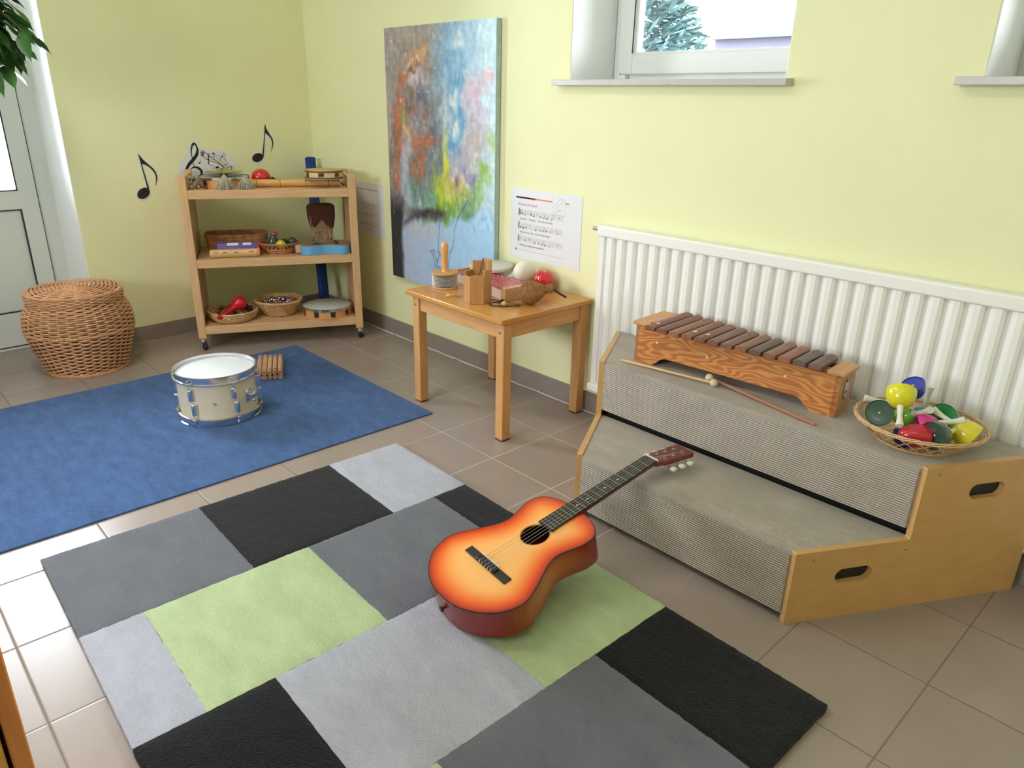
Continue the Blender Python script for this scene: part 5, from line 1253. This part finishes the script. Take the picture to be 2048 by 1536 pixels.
def sheet(label, x0, z0, w_, h_, full, y0=0.0085, rot=0.0):
    """a laminated song sheet: paper with staves, notes and lyrics as one mesh of print"""
    b = MB(); b.cur = 5; b.box(0, w_, 0, 0.0008, 0, h_); b.cur = 0
    W_, H_ = w_, h_
    def rect(u0, v0, u1, v1, mi):    # fractions, v from the top
        b.cur = mi; b.add([(u0*W_, -0.0002, H_*(1-v1)), (u1*W_, -0.0002, H_*(1-v1)), (u1*W_, -0.0002, H_*(1-v0)), (u0*W_, -0.0002, H_*(1-v0))], [(0, 1, 2, 3)]); b.cur = 0
    def txt(s_, u, v, size, mi):
        vs, fs = text2d(s_, size*H_); b.cur = mi; b.add([(u*W_+x, -0.0003-z, H_*(1-v)+y) for x, y, z in vs], fs); b.cur = 0
    def dot(u, v, r_, mi): place2d(b, [[(u*W_+r_*1.25*math.cos(2*PI*k/12), H_*(1-v)+r_*math.sin(2*PI*k/12)) for k in range(12)]], 0.0002, -0.0004, mi)
    if full:
        rect(0.08, 0.112, 0.60, 0.132, 2); rect(0.78, 0.112, 0.83, 0.132, 2); rect(0.08, 0.110, 0.36, 0.134, 1)
        txt('menschen', 0.11, 0.135, 0.040, 4); txt('singen', 0.29, 0.135, 0.040, 1)
        for r_ in ((0.60, 0.035, 0.602, 0.29), (0.78, 0.06, 0.783, 0.29), (0.60, 0.288, 0.783, 0.292)): rect(*r_, 3)
        ribbon(b, [(0.62*W_, 0.80*H_), (0.66*W_, 0.87*H_), (0.72*W_, 0.93*H_), (0.75*W_, 0.90*H_), (0.70*W_, 0.85*H_), (0.65*W_, 0.78*H_), (0.62*W_, 0.73*H_)], [0.0005, 0.0008, 0.0005], -0.0003, 3)
        ribbon(b, [(0.64*W_, 0.72*H_), (0.69*W_, 0.77*H_), (0.74*W_, 0.79*H_)], [0.0004, 0.0012, 0.0004], -0.0003, 3)
        txt('Kuckuck, Kuckuck', 0.115, 0.232, 0.052, 1)
        ys = (0.295, 0.485, 0.675); lyr = ('Ku-ckuck,     Ku-ckuck,     ruft\'s aus dem Wald.', 'Las-set uns sin - gen,  tan-zen und sprin-gen.', 'Früh-ling, Früh-ling wird es nun bald.')
        notes_ = (((0.175, .75, 0), (0.215, .9, 1), (0.305, .75, 0), (0.345, .95, 0), (0.44, .95, 1), (0.49, 1.0, 1), (0.535, 1.1, 0), (0.60, 1.1, 6)), ((0.155, .95, 0), (0.195, 1.0, 0), (0.235, .9, 1), (0.38, 1.0, 0), (0.44, .95, 1), (0.485, .95, 1), (0.53, .85, 1), (0.59, .8, 6), (0.69, .95, 1)), ((0.155, .5, 6), (0.23, .75, 1), (0.285, .5, 6), (0.37, .95, 1), (0.43, .9, 1), (0.475, 1.0, 1), (0.52, 1.05, 0), (0.58, 1.1, 6)))
        uR = 0.745
    else:
        rect(0.15, 0.115, 0.88, 0.130, 3)
        ys = (0.37, 0.55, 0.73); lyr = ('Ein-mal hin', 'ein-mal her', 'rund-her-um'); uR = 0.86
        notes_ = tuple(tuple((0.30+0.09*k+0.02*i, 0.35+0.3*((k*3+i) % 3), 0) for k in range(6)) for i in range(3))
        lyr = None
    for i, yv in enumerate(ys):
        for k in range(5): rect(0.115, yv+0.0165*k, uR, yv+0.0165*k+0.0017, 0 if full else 3)
        for u in (0.115, 0.30 if full else 0.45, 0.50, 0.62, uR): rect(u, yv, u+0.0022, yv+0.066, 0 if full else 3)
        if full:
            c_ = (0.128*W_, H_*(1-yv-0.045)); ribbon(b, [(c_[0], c_[1]-0.012), (c_[0]-0.003, c_[1]-0.006), (c_[0]+0.004, c_[1]-0.002), (c_[0], c_[1]+0.004), (c_[0]-0.004, c_[1]-0.002), (c_[0]+0.003, c_[1]+0.012), (c_[0]+0.001, c_[1]+0.019), (c_[0]-0.001, c_[1]+0.010), (c_[0]+0.0015, c_[1]-0.014)], [0.0008, 0.0012, 0.0008], -0.0003)
        for (u, f, mi) in notes_[i]:
            v = yv+0.066*f; col_ = {0: 0, 1: 1, 6: 3}[mi]
            dot(u, v, 0.0032 if full else 0.0030, col_); rect(u+0.007, v-0.045, u+0.0092, v, col_ if full else 3)
        if i == 0 and full: rect(0.147, yv, 0.158, yv+0.03, 0); rect(0.147, yv+0.036, 0.158, yv+0.066, 0)
        if full:
            for u in ((0.255, 0.39, 0.70), (0.665,), (0.695,))[i]: rect(u, yv+0.018, u+0.006, yv+0.048, 0)
        if lyr: txt(lyr[i], 0.145, yv+0.135, 0.034, 0)
        else:
            for k in range(6): rect(0.30+0.09*k, yv+0.10, 0.335+0.09*k, yv+0.108, 3)
    rect(0.11, 0.875 if full else 0.89, 0.80, (0.878 if full else 0.893), 1 if full else 3)
    if full: rect(0.078, 0.858, 0.100, 0.888, 1)
    o = b.build('song_sheet', [m_ink, m_red, m_orange, m_grey, m_bluep, m_paper], smooth=0)
    tag(o, label, 'poster', None, (x0, y0, z0)); o.rotation_euler = (0, rot, 0); return o
sheet('laminated song sheet with red title and three staves beside the painting', 0.328, 0.585, 0.412, 0.296, True, rot=0.0)
sheet('laminated song sheet half hidden behind the trolley\'s right post', -1.07, 0.515, 0.408, 0.285, False)

# ---------------------------------------------------------------- painting
def painting():
    nu, nv = 170, 255; Wd, Hd = 0.806, 1.195
    rs = np.random.RandomState(4)
    def noise(fx, fy, seed):
        r = np.random.RandomState(seed); g = r.rand(fy+2, fx+2)
        y = np.linspace(0, fy, nv+1)[:, None]; x = np.linspace(0, fx, nu+1)[None, :]
        yi = y.astype(int).clip(0, fy); xi = x.astype(int).clip(0, fx); ty = y-yi; tx = x-xi
        ty = ty*ty*(3-2*ty); tx = tx*tx*(3-2*tx)
        yy = np.broadcast_to(yi, (nv+1, nu+1)); xx = np.broadcast_to(xi, (nv+1, nu+1))
        return (g[yy, xx]*(1-tx)+g[yy, xx+1]*tx)*(1-ty) + (g[yy+1, xx]*(1-tx)+g[yy+1, xx+1]*tx)*ty
    V, U = np.meshgrid(np.linspace(0, 1, nv+1), np.linspace(0, 1, nu+1), indexing='ij')
    du = (noise(9, 12, 1)-.5)*0.10 + (noise(30, 30, 2)-.5)*0.045; dv = (noise(9, 10, 3)-.5)*0.07 + (noise(34, 26, 4)-.5)*0.05
    u, v = U+du, V+dv
    A = np.array
    def mixc(a, b, t): return a*(1-t[..., None]) + b*t[..., None]
    left, mid, right = A([150, 140, 138.]), A([126, 160, 186.]), A([172, 198, 210.])
    C = mixc(left, mid, np.clip((u-0.30)/0.25, 0, 1)); C = mixc(C, right, np.clip((u-0.62)/0.25, 0, 1))
    low = mixc(A([160, 172, 196.]), A([156, 192, 226.]), np.clip((u-0.2)/0.5, 0, 1))
    C = mixc(C, low, np.clip((v-0.60)/0.08, 0, 1))
    def blob(cu, cv, ru, rv, col, al=0.85, soft=0.5):
        nonlocal C
        d = np.sqrt(((u-cu)/ru)**2+((v-cv)/rv)**2); t = np.clip((1+soft-d)/(2*soft), 0, 1)*al; C = mixc(C, A(col, float), t)
    B = blob
    B(.28, .22, .24, .13, (118, 104, 104), .5); B(.30, .42, .22, .18, (120, 104, 98), .55); B(.10, .50, .10, .14, (120, 96, 88), .7); B(.40, .50, .12, .10, (104, 110, 106), .7)
    B(.38, .06, .22, .05, (150, 132, 122), .6); B(.36, .115, .10, .03, (186, 134, 92), .8); B(.28, .155, .05, .025, (206, 198, 178), .8)
    for q in [(.30, .19, .05, .02), (.21, .21, .04, .035), (.10, .36, .035, .035), (.12, .44, .03, .045), (.23, .47, .05, .045), (.15, .52, .035, .03), (.32, .46, .05, .03), (.36, .56, .04, .05), (.30, .65, .05, .035), (.42, .46, .06, .03), (.15, .29, .02, .04), (.24, .33, .025, .03), (.37, .38, .03, .025), (.10, .62, .02, .06), (.12, .80, .0, .0)][:-1]:
        B(q[0], q[1]*.88, q[2], q[3], (178, 92, 62), .85, .6)
    for q in [(.34, .21, .08, .035, (196, 180, 182)), (.38, .26, .05, .04, (92, 94, 122)), (.24, .27, .04, .035, (112, 92, 80)), (.46, .36, .05, .03, (86, 96, 124)), (.30, .30, .08, .02, (150, 112, 110)), (.18, .34, .04, .06, (132, 138, 66)), (.20, .38, .03, .03, (198, 160, 60)), (.32, .35, .08, .05, (128, 128, 134)), (.30, .17, .04, .012, (80, 66, 64))]: B(*q[:4], q[4], .8, .6)
    B(.20, .50, .05, .11, (170, 172, 186), .85); B(.18, .60, .05, .09, (168, 174, 190), .8)
    for q in [(.62, .12, .14, .10, (122, 164, 196)), (.70, .20, .06, .06, (104, 160, 190)), (.70, .29, .06, .07, (84, 142, 186)), (.62, .38, .07, .07, (92, 152, 192)), (.66, .245, .06, .025, (206, 210, 212)), (.64, .345, .05, .035, (210, 214, 214)), (.54, .30, .04, .14, (176, 190, 204)), (.68, .05, .05, .03, (190, 206, 216)),
              (.92, .19, .05, .04, (204, 160, 168)), (.86, .25, .06, .035, (196, 160, 172)), (.84, .32, .08, .10, (176, 166, 184)), (.82, .43, .08, .09, (172, 162, 158)), (.73, .50, .08, .07, (150, 144, 166)), (.80, .56, .07, .05, (128, 122, 140)), (.62, .55, .05, .08, (194, 176, 178)), (.96, .40, .03, .12, (180, 200, 200)), (.93, .38, .025, .03, (150, 176, 120)), (.90, .50, .035, .03, (130, 168, 80))]: B(*q[:4], q[4], .85, .5)
    for q in [(.545, .50, .025, .10, (214, 214, 40)), (.60, .615, .04, .025, (206, 168, 110)), (.66, .60, .03, .02, (120, 84, 90)), (.72, .60, .05, .03, (206, 196, 190)), (.82, .61, .035, .03, (110, 124, 170)),
              (.54, .66, .08, .07, (158, 176, 50)), (.62, .70, .08, .045, (190, 196, 70)), (.50, .725, .06, .04, (188, 196, 40)), (.70, .65, .07, .03, (176, 170, 90)), (.80, .67, .07, .05, (120, 160, 90)), (.90, .60, .04, .06, (130, 170, 76)), (.42, .71, .07, .05, (96, 150, 132)), (.30, .68, .10, .06, (102, 128, 122)), (.36, .735, .08, .03, (196, 208, 206)), (.24, .735, .06, .05, (110, 148, 146)), (.60, .745, .14, .035, (110, 156, 70)), (.76, .73, .07, .035, (84, 128, 90)), (.44, .77, .10, .02, (100, 150, 110))]: B(q[0], q[1]*.80+.085 if q[1] > .55 else q[1], q[2], q[3], q[4], .85, .5)
    u, v = U+du*0.35, V+dv*0.35
    # dark trunk, arching bough, pale hollow beneath
    B(.30, .695, .20, .018, (96, 84, 84), .7, .8); B(.30, .66, .0001, .0001, (0, 0, 0), 0)
    tr = np.clip((0.125+0.05*np.clip((0.80-v)/0.15, 0, 1)-u)/0.035, 0, 1)*np.clip((v-0.60)/0.10, 0, 1); C = mixc(C, A([38, 38, 42.]), tr*0.97)
    arch = np.exp(-((v-(0.690+0.55*np.clip(0.42-u, 0, 1)**2.0*1.7))/0.022)**2)*np.clip((0.62-u)/0.1, 0, 1)*np.clip((u-.1)/.06, 0, 1); C = mixc(C, A([58, 56, 60.]), arch*0.9)
    B(.36, .765, .18, .040, (176, 172, 178), .6); B(.86, .72, .05, .05, (150, 190, 222), .6)
    def line(p, q, w, col, al):
        nonlocal C
        p, q = A(p, float), A(q, float); d = q-p; t = np.clip(((u-p[0])*d[0]+(v-p[1])*d[1])/(d@d), 0, 1)
        ds = np.sqrt(((u-p[0]-t*d[0])*0.67)**2+(v-p[1]-t*d[1])**2); C = mixc(C, A(col, float), np.clip(1.5-ds/w, 0, 1)*al)
    g = (96, 112, 150)
    line((.53, .70), (.50, .80), .003, g, .8); line((.50, .80), (.48, .855), .003, g, .7); line((.76, .62), (.68, .70), .003, (70, 90, 120), .8); line((.68, .70), (.63, .83), .0028, g, .8); line((.63, .83), (.58, .92), .003, g, .7)
    for p, q in [((.41, .865), (.46, .915)), ((.41, .865), (.44, .855)), ((.44, .86), (.48, .90)), ((.48, .855), (.53, .88)), ((.53, .88), (.55, .845)), ((.56, .845), (.59, .86)), ((.59, .86), (.58, .91)), ((.46, .92), (.57, .925)), ((.55, .85), (.55, .91)), ((.58, .86), (.55, .91)), ((.50, .86), (.48, .91))]: line(p, q, .004, (98, 104, 138), .7)
    B(.50, .93, .09, .012, (120, 160, 190), .5, .8); B(.60, .985, .03, .03, (110, 156, 184), .5)
    # brush texture
    st = (noise(60, 40, 8)-.5)*26 + (noise(40, 90, 9)-.5)*20
    amp = np.where(V > 0.72, 0.35, 1.0); C = C + (st*amp)[..., None]
    sp = noise(55, 60, 12); C = np.where((sp > 0.90)[..., None] & (V < .74)[..., None], C*0.6+0.4*A([214, 212, 206.]), C); sp = noise(60, 70, 13); C = np.where((sp > 0.90)[..., None] & (V < .74)[..., None], C*0.92, C)
    C = np.clip(C*1.06+6, 16, 246)/255; C = np.where(C <= 0.04045, C/12.92, ((C+0.055)/1.055)**2.4)*1.12
    vs = []; cols = []; rel = noise(150, 60, 8)
    for j in range(nv+1):
        for i in range(nu+1):
            vs.append((Wd*i/nu, -0.0005-0.0012*rel[j, i]*(0 < i < nu and 0 < j < nv), Hd*(1-j/nv))); cols.append(tuple(C[j, i]))
    b = MB(); b.cols = []
    b.add(vs, [(j*(nu+1)+i, (j+1)*(nu+1)+i, (j+1)*(nu+1)+i+1, j*(nu+1)+i+1) for j in range(nv) for i in range(nu)]); b.cols = cols
    return b
P_T = thing('painting', 'tall blue and green canvas painting of a tree with a swing on the wall', 'painting', (-0.553, -0.020, 0.345))
painting().build('painted_canvas', mat('painted_surface', (128, 128, 128), rough=0.45, attr='paint'), P_T, smooth=60)
b = MB(); b.box(0, 0.806, 0.0, 0.026, 0, 1.195); b.build('canvas_edge', mat('canvas_edge', (178, 200, 202), rough=0.6, var=0.1, vscale=30), P_T, bevel=0.001)

# ---------------------------------------------------------------- weeping fig by the door
FG = thing('potted_fig', 'weeping fig with glossy green leaves hanging into the top left corner', 'plant', (-0.95, -2.05, 0))
b = MB(); b.lathe([(0, 0.0), (0.11, 0.0), (0.15, 0.25), (0.16, 0.25), (0.16, 0.28), (0.145, 0.28), (0.14, 0.25), (0, 0.245)], 32); b.build('pot', mat('terracotta', (150, 90, 64), rough=0.8), FG)
b = MB(); b.tube([(0, 0, 0.24), (0.01, -0.01, 0.6), (-0.02, 0.0, 1.0), (0.0, 0.02, 1.45), (0.01, 0.02, 1.75)], [0.02, 0.018, 0.016, 0.012, 0.006], 10)
lf_ = MB(); rn2 = random.Random(9)
def leaf(P_, d, up, L_):
    d = Vector(d).normalized(); sd = d.cross(Vector(up)).normalized(); nn = sd.cross(d)
    pr = [(0, 0), (.12, .13), (.30, .235), (.50, .25), (.70, .19), (.86, .085), (.94, .03), (1.06, .0)]
    vs = []; 
    for t, w_ in pr:
        base = Vector(P_) + d*L_*t - Vector((0, 0, 1))*L_*0.12*t*t
        vs += [base - sd*w_*L_ + nn*w_*L_*0.35, base, base + sd*w_*L_ + nn*w_*L_*0.35]
    fs = []
    for i in range(len(pr)-1):
        o_ = i*3; fs += [(o_, o_+1, o_+4, o_+3), (o_+1, o_+2, o_+5, o_+4)]
    lf_.add(vs, fs)
def branch(p, q, drop, nl):
    p, q = Vector(p), Vector(q); pts = []
    for j in range(9):
        t = j/8; pts.append(p+(q-p)*t + Vector((0, 0, 0.10*math.sin(PI*t) - drop*t*t)))
    b.tube(pts, [0.005-0.0035*j/8 for j in range(9)], 6)
    for k in range(nl):
        t = 0.25+0.75*k/nl; j = min(7, int(t*8)); P_ = pts[j]+(pts[j+1]-pts[j])*(t*8-j)
        ang = rn2.uniform(0, 2*PI); o_ = Vector((math.cos(ang), math.sin(ang), rn2.uniform(-1.3, -.3))); o_ = (o_*0.8+(pts[-1]-pts[0]).normalized()*0.7)
        tip = P_+o_.normalized()*0.018; b.tube([P_, tip], 0.0009, 4)
        leaf(tip, o_, (rn2.uniform(-.4, .4), rn2.uniform(-.4, .4), 1), rn2.uniform(0.075, 0.105))
tops = [(0, 0, 1.25), (0, 0.01, 1.4), (0, 0.02, 1.55), (0.01, 0.02, 1.7)]
ends = [(rn2.uniform(-.10, .16), rn2.uniform(.46, .60), rn2.uniform(1.42, 1.66)) for _ in range(26)] + [(0.0, 0.46, 1.36), (0.02, 0.58, 1.40), (0.05, 0.57, 1.42), (-0.03, 0.52, 1.37), (0.0, 0.54, 1.34), (0.03, 0.50, 1.33), (-0.02, 0.56, 1.38)]
for e in ends: branch(tops[rn2.randrange(1, 4)], e, 0.04, 24)
for k in range(22):
    a = rn2.uniform(PI*0.85, PI*2.15); r_ = rn2.uniform(.25, .45)
    branch(tops[rn2.randrange(4)], (r_*math.cos(a)*(0.35 if math.cos(a) < 0 else 1), r_*math.sin(a), rn2.uniform(1.35, 2.0)), 0.08, 14)
b.build('branches', mat('fig_bark', (110, 92, 70), rough=0.8), FG)
m_leaf = mat('fig_leaf', (0.035, 0.12, 0.018), rough=0.45, var=0.45, vscale=14)
lf_.build('foliage', m_leaf, FG, smooth=40)

# ---------------------------------------------------------------- wooden cabinet at the near left
CB = thing('cabinet', 'warm wooden cabinet edge cropped at the bottom left corner of the view', 'cabinet', (1.432, -2.187, 0), math.radians(2.0))
m_cab = wood('cabinet_wood', (190, 122, 62), (170, 102, 46), 'z', rough=0.35)
MB().box(0.0, 0.445, -0.42, -0.022, 0.0, 0.72).build('cabinet_body', wood('cabinet_inner', (206, 156, 84), (190, 138, 66), 'z'), CB, bevel=0.002)
MB().box(0.421, 0.449, -0.018, 0.0, 0.0, 0.72).build('door_edge', m_cab, CB, bevel=0.002)
MB().box(0.0, 0.421, -0.018, 0.0, 0.0, 0.72).build('door', m_cab, CB, bevel=0.002)
MB().box(-0.01, 0.455, -0.43, 0.005, 0.72, 0.745).build('cabinet_top', m_cab, CB, bevel=0.003)

# ---------------------------------------------------------------- outside the window
GD = MB().box(-30, 30, 0.4, 60, -0.6, -0.5); struct(GD.build('floor_outdoor', mat('lawn', (0.10, 0.14, 0.05), rough=0.9), smooth=0))
bpy.data.objects['floor_outdoor'].name = 'ground'
TRr = thing('tree', 'blue green conifer standing in front of the window outside', 'tree', (-1.95, 3.4, -0.5))
b = MB(); b.tube([(0, 0, 0), (0, 0, 3.2)], [0.09, 0.02], 10); 
fo = MB(); rn2 = random.Random(31)
for k in range(11000):
    z = rn2.uniform(0.9, 3.4); R0 = 1.15*(1-(z-0.9)/3.4)+0.05; a = rn2.uniform(0, 2*PI); r_ = R0*math.sqrt(rn2.uniform(.15, 1))
    P_ = Vector((r_*math.cos(a), r_*math.sin(a), z)); d = Vector((math.cos(a)+rn2.uniform(-.9, .9), math.sin(a)+rn2.uniform(-.9, .9), rn2.uniform(-.3, .8))).normalized()
    s_ = d.cross(Vector((rn2.uniform(-1, 1), rn2.uniform(-1, 1), 1))).normalized()*0.018; L_ = rn2.uniform(.08, .16)
    fo.add([P_-s_, P_+s_, P_+d*L_*0.6+s_*0.9, P_+d*L_, P_+d*L_*0.6-s_*0.9], [(0, 1, 2, 3, 4)])
b.build('trunk', mat('bark', (90, 76, 60), rough=0.9), TRr)
fo.build('foliage', mat('conifer', (0.04, 0.085, 0.095), rough=0.8, var=0.5, vscale=4), TRr, smooth=0)
HS = thing('house', 'neighbouring house with grey blue eaves seen through the window', 'house', (-3.95, 9.0, -0.33), math.radians(0))
m_eave = mat('eave', (0.035, 0.045, 0.11), rough=0.6)
MB().box(0, 7.0, 0, 6, 0, 2.52).build('house_wall', mat('house_plaster', (0.70, 0.68, 0.66), rough=0.9), HS)
b = MB(); b.box(-0.25, 7.2, -0.50, 6.4, 2.36, 2.62); b.build('soffit', mat('soffit', (0.045, 0.04, 0.065), rough=0.8), HS)
b = MB(); b.box(-0.28, 7.2, -0.66, -0.52, 2.50, 2.74); b.tube([(-0.1, -0.62, 2.6), (0.12, -0.1, 2.36), (0.12, -0.05, 0.2)], 0.05, 8); b.build('gutter', m_eave, HS)
b = MB(); b.add([(-0.3, -0.6, 2.66), (7.2, -0.6, 2.66), (7.2, 3.0, 3.9), (-0.3, 3.0, 3.9), (7.2, 6.5, 2.66), (-0.3, 6.5, 2.66)], [(0, 1, 2, 3), (3, 2, 4, 5), (0, 3, 5), (1, 4, 2)]); b.build('roof', mat('roof_tiles', (0.62, 0.60, 0.60), rough=0.8), HS, smooth=0)

# ---------------------------------------------------------------- added ceiling lamps, out of view (their light is set at the top)
for x, y, wh_ in ((0.3, -1.9, 'the blue rug'), (2.9, -2.0, 'the podium'), (2.0, -4.0, 'the near end of the room')):
    t = thing('added_lamp', 'added long white ceiling lamp, out of view, above ' + wh_, 'lamp', (x, y, 2.6), 0, 'added ceiling lamps')
    MB().box(-0.65, 0.65, -0.18, 0.18, -0.05, -0.001).build('added_lamp_housing', m_pvc, t, bevel=0.01)
